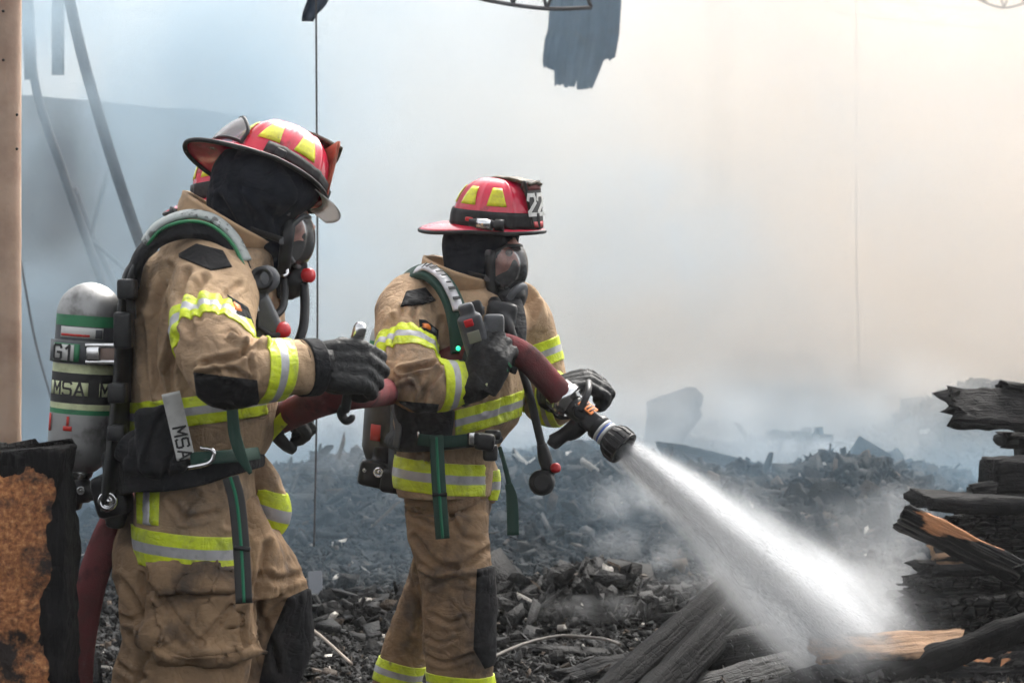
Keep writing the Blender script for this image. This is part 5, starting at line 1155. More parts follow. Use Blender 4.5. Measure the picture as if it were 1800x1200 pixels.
S = [
    # left end (u,v,Y), right end, width direction, width, thickness, material, label, options
    ('charred_board', (1676, 716, 9.7), (2050, 738, 9.9), (0, .75, .66), .22, .06, m_char, 'jagged charred board jutting out at the very top of the timber stack', dict(ragged=.08, rough=.02)),
    ('charred_stick', (1757, 676, 9.8), (1990, 712, 9.9), (0, 1, .2), .06, .035, m_char, 'short thin stick sloping above the jagged top board', dict()),
    ('charred_post', (1800, 700, 10.0), (1806, 850, 10.0), (0, 1, 0), .16, .07, m_char, 'upright dark post between the jagged top board and the block below', dict()),
    ('charred_block', (1736, 838, 9.6), (1960, 836, 9.7), (0, 1, 0), .20, .155, m_char, 'thick square dark block with a pale top resting high in the stack', dict(ragged=.02)),
    ('wood_chunk', (1703, 862, 9.5), (1748, 858, 9.5), FLAT, .10, .055, m_charwood, 'small reddish wood chunk lying beside the thick dark block', dict(ragged=.02)),
    ('charred_board', (1618, 880, 9.35), (2000, 888, 9.6), (0, 1, .05), .24, .062, m_char, 'long flat black board overhanging above the diagonal plank', dict(ragged=.03)),
    ('charred_beam', (1672, 925, 9.4), (2000, 925, 9.5), FLAT, .2, .075, m_gator, 'cracked char beam behind the upper end of the diagonal plank', dict(cracks=.012)),
    ('charred_beam', (1668, 962, 9.45), (2000, 965, 9.5), FLAT, .2, .07, m_gator, 'smooth dark beam lying below the cracked beam behind the diagonal plank', dict(cracks=.006)),
    ('diagonal_plank', (1584, 905, 9.0), (1860, 1040, 9.0), (0.12, -.45, .88), .115, .04, m_charwood, 'diagonal half burnt plank with orange raw wood patches leaning across the stack', dict(ragged=.03)),
    ('wood_chunk', (1640, 978, 9.3), (1725, 970, 9.3), (0, 1, .35), .16, .06, m_rawwood, 'tan sawn wood end tucked under the diagonal plank', dict(ragged=.02)),
    ('charred_board', (1622, 998, 9.25), (1990, 992, 9.4), FLAT, .22, .045, m_char, 'thin black board just under the tan sawn wood end', dict()),
    ('raw_plank', (1790, 1010, 8.95), (1990, 960, 9.0), (0, -.6, .8), .10, .04, m_rawwood, 'broken bright orange plank at the frame edge of the stack', dict(ragged=.10)),
    ('charred_beam', (1598, 1025, 9.2), (1990, 1012, 9.35), FLAT, .22, .052, m_gator, 'rounded charred log under the thin black board', dict(cracks=.012, rough=.02)),
    ('charred_board', (1597, 1046, 9.2), (1990, 1040, 9.35), FLAT, .2, .036, m_char, 'slim charred board between two cracked char beams', dict()),
    ('charred_beam', (1586, 1074, 9.1), (1990, 1040, 9.2), (0, 1, 0), .24, .085, m_gator, 'thick beam with deep alligator char cracks low in the stack', dict(cracks=.018, rough=.014, cell=.055)),
    ('charred_beam', (1562, 1098, 9.1), (1990, 1080, 9.2), FLAT, .24, .045, m_gator, 'low cracked beam sticking out furthest under the alligator char beam', dict(cracks=.012, rough=.016)),
    ('charred_board', (1572, 1121, 9.05), (1990, 1110, 9.2), FLAT, .24, .035, m_char, 'black board near the foot of the stack above the pale plank', dict()),
    ('pale_plank', (1434, 1143, 8.45), (1700, 1126, 8.7), (0, .80, .60), .13, .026, m_rawwood, 'flat plank with a pale orange raw upper face at the foot of the stack', dict(ragged=.04)),
    ('ashy_beam', (1560, 1192, 8.55), (1900, 1062, 8.8), (.1, -.45, .88), .11, .07, m_charash, 'long grey ashy beam slanting up in front of the stack', dict(ragged=.03)),
    ('charred_board', (1690, 905, 9.75), (2000, 900, 9.8), FLAT, .2, .05, m_char, 'hidden black board filling the gap above the cracked beam', dict()),
    ('charred_board', (1650, 948, 9.7), (2000, 946, 9.8), FLAT, .2, .05, m_gator, 'dark board set back between the cracked beam and the sawn wood end', dict(cracks=.008)),
    ('charred_board', (1760, 772, 9.9), (2000, 778, 9.9), FLAT, .2, .06, m_char, 'small dark board end just above the thick square block', dict(ragged=.05)),
    ('charred_board', (1612, 1060, 9.5), (2000, 1050, 9.6), FLAT, .2, .06, m_char, 'set back black board behind the slim charred board', dict()),
    ('charred_board', (1600, 1150, 9.0), (2000, 1140, 9.1), FLAT, .2, .07, m_char, 'black board between the pale plank and the ashy beam', dict()),
    ('charred_log', (1484, 1182, 8.8), (1720, 1176, 8.9), FLAT, .16, .11, m_char, 'lumpy black log lying on the ground under the pale plank', dict(rough=.03, cracks=.015)),
    ('charred_log', (1640, 1190, 8.7), (1980, 1165, 8.8), FLAT, .2, .10, m_charwood, 'black log with a reddish split behind the grey ashy beam', dict(rough=.025, cracks=.012)),
]
for i, (nm, a, b, wv, W, T, mt, lab, kw) in enumerate(S):
    timber(nm, a, b, wv, W, T, mt, lab, 'timber', TG, seed=i+1, **kw)
# fallen beams and planks in front
G2 = 'fallen charred timbers on the rubble'
timber('fallen_beam', (1268, 1040, 9.2), (1015, 1262, 8.1), (.75, .15, .55), .165, .10, m_charash, 'broad split beam with ash grey top leaning out of the rubble below the spray', 'timber', G2, seed=31, rough=.005, ragged=.03)
timber('fallen_beam', (1308, 1058, 9.12), (1105, 1270, 8.0), (.75, -.30, .50), .105, .13, m_charash, 'darker rounded beam lying along the broad ash grey beam', 'timber', G2, seed=32, rough=.006, ragged=.03)
timber('fallen_plank', (1236, 1152, 8.75), (1470, 1112, 9.0), (0, -.35, .93), .15, .08, m_char, 'black plank standing on edge behind the fallen beams', 'timber', G2, seed=33, rough=.010)
timber('fallen_plank', (1225, 1214, 8.45), (1490, 1142, 8.85), (.1, .8, .5), .14, .035, m_wet, 'wet grey plank lying flat below the black plank on edge', 'timber', G2, seed=34)
timber('fallen_plank', (1290, 1238, 8.3), (1560, 1150, 8.6), (.1, .8, .4), .12, .04, m_char, 'black plank at the bottom edge beside the wet grey plank', 'timber', G2, seed=35)
timber('fallen_plank', (985, 1196, 8.55), (1130, 1160, 8.7), (0, .8, .5), .10, .05, m_char, 'short black plank end poking from the rubble left of the fallen beams', 'timber', G2, seed=36)
timber('fallen_beam', (1160, 800, 14.5), (1330, 838, 14.2), (0, .4, .9), .17, .12, m_char, 'distant charred beam slanting down the far rubble behind the spray', 'timber', G2, seed=37)
# near burnt block and the stud beside it
m_fibre = bpy.data.materials.new('scorched fibre core'); m_fibre.use_nodes = True
def fibre(m):
    nt = m.node_tree; b = nt.nodes['Principled BSDF']; b.inputs['Roughness'].default_value = .85; N = nt.nodes.new; L = nt.links.new
    at = N('ShaderNodeAttribute'); at.attribute_name = 'grain'
    def nz(sc, det): n = N('ShaderNodeTexNoise'); n.inputs['Scale'].default_value = sc; n.inputs['Detail'].default_value = det; n.inputs['Roughness'].default_value = .7; L(at.outputs['Vector'], n.inputs['Vector']); return n.outputs[0]
    def ramp(v, st):
        r = N('ShaderNodeValToRGB'); r.color_ramp.elements[0].position, r.color_ramp.elements[0].color = st[0][0], (*st[0][1], 1); r.color_ramp.elements[1].position, r.color_ramp.elements[1].color = st[-1][0], (*st[-1][1], 1)
        for p, c in st[1:-1]: e = r.color_ramp.elements.new(p); e.color = (*c, 1)
        L(v, r.inputs[0]); return r.outputs[0]
    fine = nz(75, 5); c1 = ramp(fine, [(.30, (.05, .02, .01)), (.46, (.30, .11, .04)), (.58, (.50, .21, .075)), (.72, (.72, .42, .20))])
    big = nz(7, 7); mr = N('ShaderNodeMapRange'); mr.inputs['From Min'].default_value = .48; mr.inputs['From Max'].default_value = .58; L(big, mr.inputs['Value'])
    mx = N('ShaderNodeMix'); mx.data_type = 'RGBA'; L(mr.outputs[0], mx.inputs['Factor']); L(c1, mx.inputs['A']); mx.inputs['B'].default_value = (.022, .014, .011, 1)
    L(mx.outputs['Result'], b.inputs['Base Color'])
    bp = N('ShaderNodeBump'); bp.inputs['Strength'].default_value = 1; bp.inputs['Distance'].default_value = .008; L(fine, bp.inputs['Height']); L(bp.outputs[0], b.inputs['Normal'])
fibre(m_fibre)
BB = empty('burnt_block', P(30, 0, 5.55).xy.to_3d()); tag(BB, 'thick burnt wall block with orange brown fibrous core at the lower left corner', 'wall block')
zt = P(0, 792, 5.5).z; xL, xR = P(-330, 0, 5.5).x, P(114, 0, 5.5).x
t1 = timber_me(((xL+xR)/2-.005, 5.62, -.02), ((xL+xR)/2-.005, 5.62, zt), (1, 0, 0), xR-xL, .20, seed=41, rough=.018, cracks=.006, ragged=.03, seg=.018)
link('charred_shell', t1, m_char, BB)
# the fibre core stands a little proud of the shell, with its own burnt outline
def core():
    n, m_ = 60, 70; V, G_ = [], []
    x0, x1 = P(-325, 0, 5.5).x, P(83, 0, 5.5).x; z1 = P(0, 797, 5.5).z
    for j in range(m_):
        for i in range(n):
            a, b = i/(n-1), j/(m_-1); z = -.02+(z1+.02)*b
            xr = x1+.022*mnoise.noise(Vector((z*7, 3, 1)))+.012*mnoise.noise(Vector((z*24, 8, 1)))-.02*max(0, .25-b)*4*(mnoise.noise(Vector((z*11, 4, 4)))+.6)+.015*(b > .8)
            x = x0+(xr-x0)*a; zz_ = z+(.010*mnoise.noise(Vector((x*12, 2, 2)))+.006*mnoise.noise(Vector((x*40, 2, 2))))*b
            e = min(1, min(1-a, 1-b)*9)
            V.append(Vector((x, 5.497+.03*(1-e)+.010*mnoise.noise(Vector((x*14, z*14, 5)))+.005*mnoise.noise(Vector((x*60, z*60, 5))), zz_))); G_.append((x*1.0, 5, z))
    fs = [(j*n+i, j*n+i+1, (j+1)*n+i+1, (j+1)*n+i) for j in range(m_-1) for i in range(n-1)]
    me = mesh(V, fs); at = me.attributes.new('grain', 'FLOAT_VECTOR', 'POINT'); at.data.foreach_set('vector', np.array(G_, np.float32).ravel())
    return eval_mods(me, [('SOLIDIFY', dict(thickness=.035, offset=-1.0))])
link('fibre_core', core(), m_fibre, BB)
m_stud = pm('scorched brown stud', (.46, .34, .26), .75, spec=.15, var=(.30, .20, .15), vs_=5, vmix=(.42, .7), var2=(.10, .07, .06), v2s=26, v2mix=(.68, .74), bump=.4, bs=60)
sx0, sx1 = P(-60, 0, 6.6).x, P(28, 0, 6.6).x
st = link('wall_stud', timber_me(((sx0+sx1)/2, 6.66, -.02), ((sx0+sx1)/2, 6.66, 3.6), (1, 0, 0), sx1-sx0, .09, seed=51, rough=.0015, cracks=0, ragged=.01, seg=.03), m_stud)
tag(st, 'tall pinkish wooden stud standing at the edge behind the burnt panel', 'stud')
for v in (20, 106, 202, 262): link('nail_head', lathe_me([(0, .004), (.003, .004), (.004, .0005)], P(6 if v < 200 else 30, v, 6.605), (0, -1, 0), 10), m_ink, st)

# ------------------------------------------------------------------ hanging metal, cables, ruined steelwork
m_sheet = pm('haze tinted sheet metal', (.035, .055, .085), .6, .0, spec=.2, var=(.02, .03, .048), vs_=4, var2=(.05, .042, .036), v2s=6, v2mix=(.6, .75))  # blue of the haze in front is put into the metal's colour
def sheet(name, outline_l, outline_r, v0, v1, Y, wave, label, n=36, m_=60):
    """hanging metal sheet: left and right edges as (v, u) tables, torn lower edge"""
    V = []
    for j in range(m_):
        for i in range(n):
            a = i/(n-1); b = j/(m_-1)
            vb = v0+(v1(a)-v0)*b if callable(v1) else v0+(v1-v0)*b
            ul = np.interp(vb, [q[0] for q in outline_l], [q[1] for q in outline_l]); ur = np.interp(vb, [q[0] for q in outline_r], [q[1] for q in outline_r])
            V.append(P(ul+(ur-ul)*a, vb, Y+.02*math.sin(a*wave*6.28)+.05*math.sin(b*2)))
    fs = [(j*n+i, j*n+i+1, (j+1)*n+i+1, (j+1)*n+i) for j in range(m_-1) for i in range(n-1)]
    me = eval_mods(mesh(V, fs), [('SOLIDIFY', dict(thickness=.004))])
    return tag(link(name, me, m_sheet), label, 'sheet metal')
r9 = np.random.default_rng(9); jag = [(r9.random()-.5)*9 for _ in range(40)]
def low(a):
    base = np.interp(a, [0, .16, .165, .5, .52, .54, .80, .82, .86, .865, 1], [118, 122, 150, 153, 138, 155, 156, 150, 128, 108, 104]); return base+np.interp(a, np.linspace(0, 1, 40), jag)*.7
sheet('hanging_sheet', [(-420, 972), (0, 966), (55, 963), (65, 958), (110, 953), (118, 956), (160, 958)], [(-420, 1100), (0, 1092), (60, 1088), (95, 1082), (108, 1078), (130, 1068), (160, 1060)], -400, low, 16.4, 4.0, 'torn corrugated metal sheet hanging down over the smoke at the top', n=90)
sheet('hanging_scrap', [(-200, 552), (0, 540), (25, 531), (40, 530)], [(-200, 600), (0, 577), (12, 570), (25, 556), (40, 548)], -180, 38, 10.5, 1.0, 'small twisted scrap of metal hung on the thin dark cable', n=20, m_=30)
m_cable = pm('dark cable', (.03, .03, .032), .6)
cb = link('hanging_cable', tube_me([P(553, -420, 10.0), P(556, 100, 10.0), P(558, 500, 10.0), P(556, 760, 10.0), P(552, 960, 9.95)], .0042, n=8, res=60), m_cable); tag(cb, 'thin dark cable hanging straight down between the two firefighters', 'cable')
cb = link('hanging_cable', tube_me([P(1506, -420, 28), P(1505, 380, 28), P(1508, 560, 28), P(1513, 760, 28)], .006, n=8, res=40), m_cable); tag(cb, 'faint cable hanging in the smoke above the peaked rubble mound', 'cable')
m_steel = pm('rusted steel', (.10, .085, .078), .7, var=(.06, .05, .05), vs_=5)
def bar(name, pts, w_, label, par=None):
    o = link(name, tube_me([P(*p) for p in pts], w_, n=8, res=max(4, len(pts)*4), flat=.6), m_steel, par)
    if par is None: tag(o, label, 'steel bar', 'fallen steel bars in the smoke')
    return o
bar('steel_bar', [(98, -120, 14.8), (140, 80, 14.8), (200, 290, 14.8), (262, 470, 14.8), (330, 640, 14.8)], 0.0360, 'thickest of the leaning steel bars, ending behind the near shoulder')
bar('steel_bar', [(36, -60, 15.4), (62, 150, 15.4), (110, 300, 15.4), (152, 420, 15.4), (196, 545, 15.4), (250, 700, 15.4)], 0.0288, 'leaning steel bar crossing behind the silver air bottle top')
bar('steel_bar', [(130, 330, 15.8), (165, 420, 15.8), (215, 530, 15.8), (270, 690, 15.8)], 0.0216, 'thin steel bar running beside the bar above the silver bottle')
bar('steel_bar', [(190, 300, 15.6), (160, 415, 15.6), (165, 425, 15.6), (240, 490, 15.6)], 0.0144, 'bent thin rod hooked across the leaning bars')
bar('steel_bar', [(102, -150, 16.1), (102, 132, 16.1)], 0.0432, 'upright steel bar reaching down to the dark wall edge')
bar('steel_bar', [(40, -100, 15.2), (50, 40, 15.2), (54, 140, 15.2)], 0.0408, 'steel bar beside the pinkish wooden stud')
bar('steel_bar', [(30, 420, 13.6), (60, 590, 13.6), (90, 700, 13.6)], 0.0072, 'hair thin wire hanging near the pinkish stud')
def joist(pts, depth, Y, label, w_=.012):
    J = empty('roof_joist', P(pts[len(pts)//2][0], pts[len(pts)//2][1], Y)); tag(J, label, 'roof joist', 'broken roof joists')
    lo = [P(u, v, Y) for u, v in pts]; hi = [p+Vector((0, 0, depth)) for p in lo]
    link('lower_chord', tube_me(lo, w_, n=8, res=40), m_steel, J); link('upper_chord', tube_me(hi, w_, n=8, res=40), m_steel, J)
    sp = spline([list(p) for p in lo], 9); web = []
    for i, p in enumerate(sp): web.append(Vector(p)+Vector((0, 0, depth if i % 2 else 0)))
    for a, b in zip(web[:-1], web[1:]): link('web_rod', tube_me([a, b], w_*.8, n=6, res=2), m_steel, J)
joist([(790, -22), (838, -4), (880, 5), (925, 12), (975, 16), (1040, 14)], .30, 12.2, 'bowed roof joist showing beside the hanging metal sheet')
joist([(1700, -14), (1730, 4), (1765, 14), (1800, 6), (1840, -12)], .25, 24, 'faint curved roof joist in the smoke at the upper corner', .014)
joist([(1395, 0), (1470, 22), (1560, 34), (1640, 42), (1760, 52)], .30, 38, 'very faint straight roof joist high in the cream smoke', .02)
# ruined walls and columns deep in the smoke
def wallbox(name, u0, u1, v0, Y, mat, label, tilt=0.0, th=.2, cat='wall', seed=1, v1=None):
    n = 40; x0, x1 = P(u0, 0, Y).x, P(u1, 0, Y).x; V = []; zt = P(0, v0, Y).z; zb = -.1
    top = [zt+tilt*(i/n)*(x1-x0)+.03*mnoise.noise(Vector((i*.35, seed, 0))) for i in range(n+1)]
    for y in (Y, Y+th):
        for i in range(n+1): V += [(x0+(x1-x0)*i/n, y, zb), (x0+(x1-x0)*i/n, y, top[i])]
    m_ = 2*(n+1); fs = []
    for i in range(n):
        a = 2*i; fs += [(a, a+2, a+3, a+1), (m_+a+1, m_+a+3, m_+a+2, m_+a), (a+1, a+3, m_+a+3, m_+a+1), (a+2, a, m_+a, m_+a+2)]
    fs += [(1, m_+1, m_, 0), (2*n, m_+2*n, m_+2*n+1, 2*n+1)]
    return tag(link(name, mesh(V, fs), mat, smooth=False), label, cat)
m_dwall = pm('sooty wall', (.045, .05, .055), .8, var=(.09, .09, .09), vs_=1.2, bump=.4, bs=8)
m_pwall = pm('pale scorched wall', (.80, .76, .70), .8, var=(.70, .64, .58), vs_=1.0)
m_bwall = pm('grey blue cladding', (.40, .43, .45), .7, var=(.30, .33, .35), vs_=1.5)
wallbox('burnt_wall', -700, 470, 100, 19.8, m_dwall, 'dark sooty wall with a sloping top edge behind the leaning steel bars', tilt=-.09, seed=2)
wallbox('burnt_wall', 470, 720, 300, 46, m_bwall, 'low hazy wall section seen between the two firefighters', tilt=-.1, seed=3)
wallbox('cladding_sheet', 760, 905, 275, 42, m_bwall, 'blue grey cladding panel dim in the smoke behind the nozzle man', seed=4, cat='panel')
wallbox('cladding_sheet', 1010, 1245, 345, 44, m_bwall, 'wide blue grey cladding panel fading out behind the spray', tilt=-.08, seed=6, cat='panel')
wallbox('pale_column', 1242, 1286, -80, 40, m_pwall, 'pale column rising through the smoke beside the leaning slab', th=.3, cat='column', seed=5)
wallbox('pale_column', 612, 646, 330, 38, m_pwall, 'narrow pinkish column between the two firefighters', th=.2, cat='column', seed=7)
# leaning slab
sl = [(1137, 706), (1180, 691), (1212, 680), (1224, 682), (1237, 696), (1234, 712), (1230, 718), (1235, 730), (1222, 748), (1204, 770), (1192, 800), (1130, 800), (1134, 760), (1138, 735)]
bm = bmesh.new(); fr = [bm.verts.new(P(u, v, 17.2+.002*(800-v))) for u, v in sl]; f = bm.faces.new(fr)
r = bmesh.ops.extrude_face_region(bm, geom=[f])
for x in r['geom']:
    if isinstance(x, bmesh.types.BMVert): x.co.y += .10
bmesh.ops.recalc_face_normals(bm, faces=bm.faces)
slab = link('leaning_slab', bm_mesh(bm), m_dwall, smooth=False); tag(slab, 'broken dark slab leaning upright on the far rubble', 'slab')

# ------------------------------------------------------------------ single pieces lying in the rubble
def on_ground(u, v, lift=.02):
    Y = HC*F/(v-VH)
    for _ in range(8): z = float(ground_z(np.array([(u-900)/F*Y]), np.array([Y]))[0])+lift; Y = (HC-z)*F/(v-VH)
    return P(u, v, Y)
m_tan = pm('bare tan board', (.55, .36, .25), .8, var=(.42, .27, .19), vs_=14)
def chip(name, poly, mat, label, cat, th=.03, lift=.05, lean=.0):
    ps = [on_ground(u, v, lift) for u, v in poly]; c = sum(ps, Vector())/len(ps)
    if lean: ps = [P(u, v, c.y+lean*(c.z-P(u, v, c.y).z)) for u, v in poly]
    bm = bmesh.new(); f = bm.faces.new([bm.verts.new(p) for p in ps]); r = bmesh.ops.extrude_face_region(bm, geom=[f])
    for x in r['geom']:
        if isinstance(x, bmesh.types.BMVert): x.co += Vector((0, .3, -.9))*th
    bmesh.ops.recalc_face_normals(bm, faces=bm.faces); bmesh.ops.bevel(bm, geom=bm.edges[:], offset=.003, segments=1, affect='EDGES')
    return tag(link(name, bm_mesh(bm), mat, smooth=False), label, cat)
chip('board_fragment', [(878, 949), (895, 945), (914, 947), (915, 961), (900, 965), (882, 963)], m_tan, 'small clean tan board fragment on the black rubble', 'fragment', lean=-.6)
chip('metal_plate', [(541, 1003), (566, 1001), (568, 1058), (560, 1062), (543, 1050)], pm('dull plate', (.22, .23, .25), .6), 'grey flat plate standing in the rubble behind the near knee', 'plate', lean=-.2)
chip('board_fragment', [(1052, 806), (1068, 808), (1094, 832), (1080, 834)], pm('ashy board', (.34, .30, .27), .8), 'pale split board lying on the rubble below the nozzle', 'fragment', lean=-.8)
m_cord = pm('ashen cable', (.14, .125, .11), .8, var=(.08, .07, .06), vs_=20)
cp2 = [on_ground(u, v, .06) for u, v in ((848, 1166), (880, 1148), (930, 1128), (985, 1117), (1030, 1119), (1068, 1124), (1090, 1132))]
tag(link('burnt_cable', tube_me(cp2, .0065, n=8, res=60), m_cord), 'curved ashen cable lying over the rubble behind the nozzle man legs', 'cable')
tag(link('thin_stick', tube_me([on_ground(540, 1098, .08), on_ground(572, 1124, .06), on_ground(618, 1166, .04)], .006, n=8, res=20), pm('bleached stick', (.26, .21, .17), .8)), 'thin bleached stick lying beside the near knee', 'stick')
lumps = [(1030, 1000, .12, 'tall black lump standing in the rubble below the spray'), (1075, 1010, .09, 'black lump beside the tall lump below the spray'), (900, 1000, .07, 'dark lump in the rubble near the knee of the nozzle man'), (1190, 798, .14, 'blocky dark lump on the far rubble crest left of the column'), (1305, 812, .12, 'square dark lump on the far rubble below the pale column'), (1020, 790, .17, 'large dark lump on the rubble crest behind the pistol grip'), (1530, 980, .10, 'blurred lump in the steam before the timber stack'), (950, 1010, .06, 'small black lump beneath the hanging regulator')]
for i, (u, v, s_, lab) in enumerate(lumps):
    p = on_ground(u, v+s_*F/16, s_*.3); bm = bmesh.new(); bmesh.ops.create_icosphere(bm, subdivisions=4, radius=1)
    for x in bm.verts:
        q = x.co*1.0; d = 1+.45*mnoise.noise(q*1.3+Vector((i*7, 0, 0)))+.25*mnoise.noise(q*3.1+Vector((0, i*5, 0)))+.12*mnoise.noise(q*8); d *= .8+.2*round(mnoise.cell(q*2+Vector((i, 0, 0)))*2)/2
        x.co = Vector((q.x*s_*d*.8, q.y*s_*d*.8, q.z*s_*d))+p
    me = bm_mesh(bm); at = me.attributes.new('grain', 'FLOAT_VECTOR', 'POINT'); at.data.foreach_set('vector', getco(me).astype(np.float32).ravel())
    tag(link('charred_lump', me, m_char, smooth=False), lab, 'lump', 'charred lumps on the rubble')
# ------------------------------------------------------------------ water spray and mist
m0 = n0+nd*.282*NS
wt = P(1535, 1152, 9.0); wd = (wt-m0).normalized(); WL = (wt-m0).length
wy = wd.cross(Vector((0, 0, 1))).normalized(); wz = wy.cross(wd)
MW = Matrix.Translation(m0) @ Matrix((wd, wy, wz)).transposed().to_4x4()
def spray_me(n, seed):
    r = np.random.default_rng(seed)
    s = r.random(n)**.9*.98
    sig = (.028+.112*s)
    k = r.random(n) < .14
    rad = np.abs(r.standard_normal(n))*sig*np.where(k, .85, .52)
    rad = np.minimum(rad, .040+s*.55)
    th = r.random(n)*2*math.pi
    x = s*WL; y = rad*np.cos(th); z = rad*np.sin(th)-np.where(k, .16*s*s*WL*.35, 0)
    c = np.stack([x, y, z], 1)
    # droplets fly apart: direction from a virtual source behind the mouth
    d = c-np.array([-.35, 0, 0]); d /= np.linalg.norm(d, axis=1)[:, None]; d += .05*r.standard_normal((n, 3)); d /= np.linalg.norm(d, axis=1)[:, None]
    ln = (.006+.015*r.random(n))*(1+.6*s); wd_ = .0004+.0007*r.random(n)**2
    a = np.cross(d, r.standard_normal((n, 3))); a /= np.linalg.norm(a, axis=1)[:, None]; b = np.cross(d, a)
    V = np.stack([c-d*ln[:, None], c+d*ln[:, None], c+a*wd_[:, None], c-(a*.5-b*.87)*wd_[:, None], c-(a*.5+b*.87)*wd_[:, None]], 1)
    q = np.array([(0, 2, 3), (0, 3, 4), (0, 4, 2), (1, 3, 2), (1, 4, 3), (1, 2, 4)])
    fi = (q[None]+np.arange(n)[:, None, None]*5).reshape(-1, 3)
    V = V.reshape(-1, 3); M = np.array(MW); V = V @ M[:3, :3].T+M[:3, 3]
    me = bpy.data.meshes.new('spray'); me.vertices.add(len(V)); me.vertices.foreach_set('co', V.astype(np.float32).ravel())
    me.loops.add(len(fi)*3); me.loops.foreach_set('vertex_index', fi.astype(np.int32).ravel()); me.polygons.add(len(fi)); me.polygons.foreach_set('loop_start', (np.arange(len(fi))*3).astype(np.int32)); me.update(calc_edges=True)
    return me
m_drop = bpy.data.materials.new('water droplets'); m_drop.use_nodes = True; _n = m_drop.node_tree; _n.nodes.remove(_n.nodes['Principled BSDF'])
_d = _n.nodes.new('ShaderNodeBsdfDiffuse'); _d.inputs[0].default_value = (.70, .71, .73, 1); _t = _n.nodes.new('ShaderNodeBsdfTranslucent'); _t.inputs[0].default_value = (.70, .71, .73, 1)
_x = _n.nodes.new('ShaderNodeMixShader'); _x.inputs[0].default_value = .5; _n.links.new(_d.outputs[0], _x.inputs[1]); _n.links.new(_t.outputs[0], _x.inputs[2])
_tr = _n.nodes.new('ShaderNodeBsdfTransparent'); _y = _n.nodes.new('ShaderNodeMixShader'); _y.inputs[0].default_value = .5; _n.links.new(_tr.outputs[0], _y.inputs[1]); _n.links.new(_x.outputs[0], _y.inputs[2]); _n.links.new(_y.outputs[0], _n.nodes['Material Output'].inputs['Surface'])
ws = link('water_spray', spray_me(90000, 4), m_drop, smooth=False); tag(ws, 'white fan of water droplets shooting from the nozzle down to the rubble', 'water spray', kind='stuff')
def jet_density(nt):
    g = G(nt); x = g.m('MAXIMUM', g.x(), 0.0)
    r2 = g.m('ADD', g.m('MULTIPLY', g.y(), g.y()), g.m('MULTIPLY', g.z(), g.z()))
    sg = g.m('MULTIPLY_ADD', x, .074, .034)
    q = g.m('DIVIDE', r2, g.m('MULTIPLY', sg, sg))
    core = g.m('ADD', g.m('MULTIPLY', g.m('EXPONENT', g.m('MULTIPLY', g.m('POWER', q, 2.0), -1.0)), .8), g.m('MULTIPLY', g.m('EXPONENT', g.m('MULTIPLY', q, -.8)), .07))
    amp = g.m('DIVIDE', .78, sg)
    nz = g.ramp(g.noise(3.2, 4.0, (.30, 4.0, 4.0)), .3, .7, .25, 1.8)
    d = g.m('MULTIPLY', g.m('MULTIPLY', core, amp), nz)
    return g.m('MULTIPLY', g.m('MULTIPLY', d, g.ramp(g.x(), WL*.65, WL*1.15, 1.0, .15)), g.ramp(g.x(), -.01, .01, 0, 1))
m_jet = vol_mat('water mist', (.93, .94, .95), jet_density, 0.0, .25)
prof = [(-.005, .06), (.3, .16), (WL*.5, .36), (WL*1.05, .62)]
jm = lathe_me(prof, (0, 0, 0), (1, 0, 0), 20)
jo = link('water_mist', jm, m_jet, smooth=False); jo.matrix_world = MW; tag(jo, 'soft white mist in the water jet between nozzle and rubble', 'water mist', kind='stuff')
# steam rolling off the wet rubble
def puff(name, u, v, Y, sx, sy, sz, dens, label, seed, sc=3.0, col=(.985, .99, .995)):
    def build(nt):
        g = G(nt); r2 = g.m('ADD', g.m('ADD', g.m('MULTIPLY', g.x(), g.x()), g.m('MULTIPLY', g.y(), g.y())), g.m('MULTIPLY', g.z(), g.z()))
        mp = nt.nodes.new('ShaderNodeMapping'); mp.inputs['Location'].default_value = (seed*3.1, seed*1.7, 0); mp.inputs['Scale'].default_value = (sx, sy, sz); nt.links.new(g.tc.outputs['Object'], mp.inputs[0])
        n = nt.nodes.new('ShaderNodeTexNoise'); n.inputs['Scale'].default_value = sc; n.inputs['Detail'].default_value = 4; n.inputs['Distortion'].default_value = .6; nt.links.new(mp.outputs[0], n.inputs['Vector'])
        nz = g.ramp(n.outputs[0], .42, .68, 0, 1.6)
        return g.m('MULTIPLY', g.m('MULTIPLY', g.ramp(r2, 1.0, .0, 0, 1), nz), dens)
    bm = bmesh.new(); bmesh.ops.create_icosphere(bm, subdivisions=2, radius=1.06)
    o = link(name, bm_mesh(bm), vol_mat(name, col, build, .1, .7), smooth=False); o.location = P(u, v, Y); o.scale = (sx, sy, sz)
    return tag(o, label, 'steam', kind='stuff')
puff('steam', 1130, 962, 10.6, .30, .35, .12, .8, 'wisp of steam drifting off the rubble left of the spray', 1, 5)
puff('steam', 1050, 1068, 9.4, .34, .3, .06, .5, 'low pale steam lying on the rubble by the fallen beams', 2, 6)
puff('steam', 1290, 1030, 9.3, .45, .45, .10, .5, 'white spray cloud bursting over the end of the fallen beams', 3, 4)
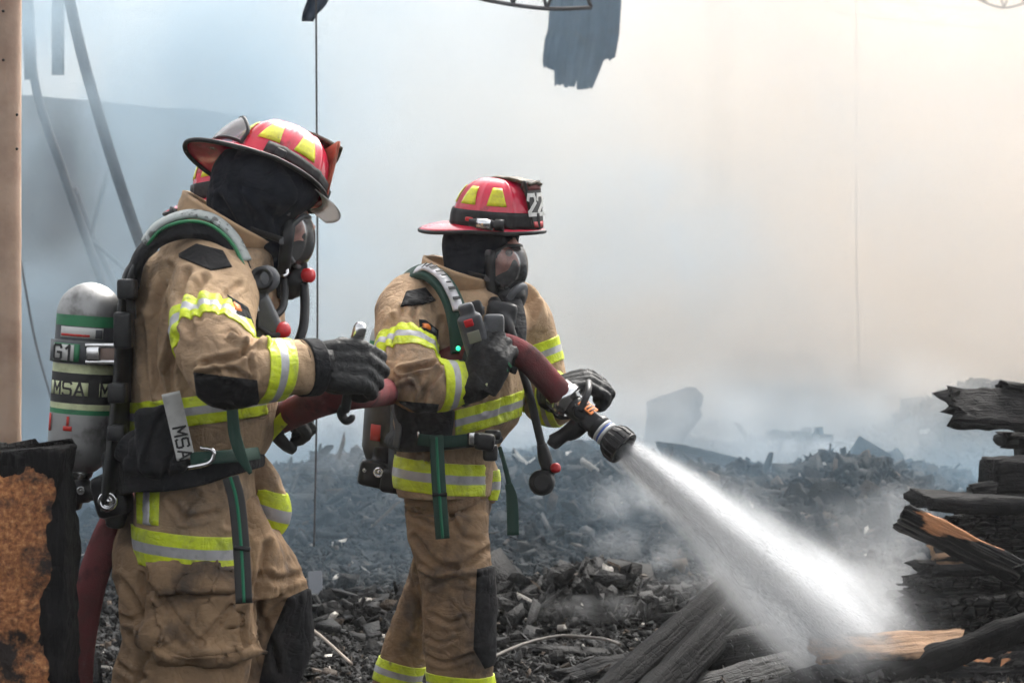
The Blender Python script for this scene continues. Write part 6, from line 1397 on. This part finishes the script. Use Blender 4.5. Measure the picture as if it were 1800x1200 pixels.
puff('steam', 1500, 1040, 10.2, .55, .5, .28, .9, 'pale steam rising in front of the timber stack', 4, 3)
puff('steam', 1560, 915, 11.5, .5, .6, .22, .7, 'thin steam between the far mound and the timber stack', 5, 3)
puff('steam', 1380, 800, 15.5, .8, .8, .16, 1.6, 'steam streaming across the far rubble crest', 6, 3)
puff('steam', 1000, 770, 15.5, .9, .8, .16, 1.2, 'steam hanging over the rubble crest behind the nozzle', 7, 2.5)
puff('steam', 640, 880, 13.0, .8, .8, .4, .25, 'blue grey smoke drifting between the two firefighters legs', 8, 2.0, (.95, .97, .985))
puff('smoke_plume', 230, 230, 14.2, 2.2, 1.5, 2.6, 1.2, 'blue grey smoke plume drifting over the leaning steel bars', 10, .8, (.66, .77, .84))
puff('steam', 1000, 772, 16.6, 2.5, 1.6, .75, .55, 'milky smoke drifting along the rubble crest behind the nozzle man', 11, 1.6)
puff('steam', 1480, 772, 17.0, 2.2, 1.6, .8, .55, 'milky smoke drifting along the crest beyond the peaked mound', 12, 1.6, (.99, .975, .95))
puff('steam', 600, 780, 16.2, 1.4, 1.4, .7, .55, 'milky smoke along the crest between the two firefighters', 13, 1.6)
puff('steam', 1180, 880, 11.6, .6, .5, .16, .7, 'wisp of steam drifting behind the water jet', 14, 4)
puff('smoke_plume', 760, 120, 16.5, 1.4, 1.0, 1.0, .45, 'faint blue grey billow above the two firefighters', 21, 1.3, (.74, .80, .85))
puff('smoke_plume', 1120, 430, 16.0, 1.1, 1.0, .8, .5, 'faint blue grey billow behind the nozzle', 22, 1.4, (.72, .80, .86))
puff('smoke_plume', 1420, 330, 17.0, 1.5, 1.0, 1.1, .35, 'thin grey billow in the cream smoke', 23, 1.2, (.80, .80, .79))
# thin even haze round everything
bm = bmesh.new(); bm_box(bm, (0, 25, 4.1), 60, 80, 10.4)
hz = link('haze', bm_mesh(bm), vol_mat('haze', (.97, .98, .99), lambda nt: .0012, .2), smooth=False); tag(hz, 'thin pale haze in the air', kind='stuff')
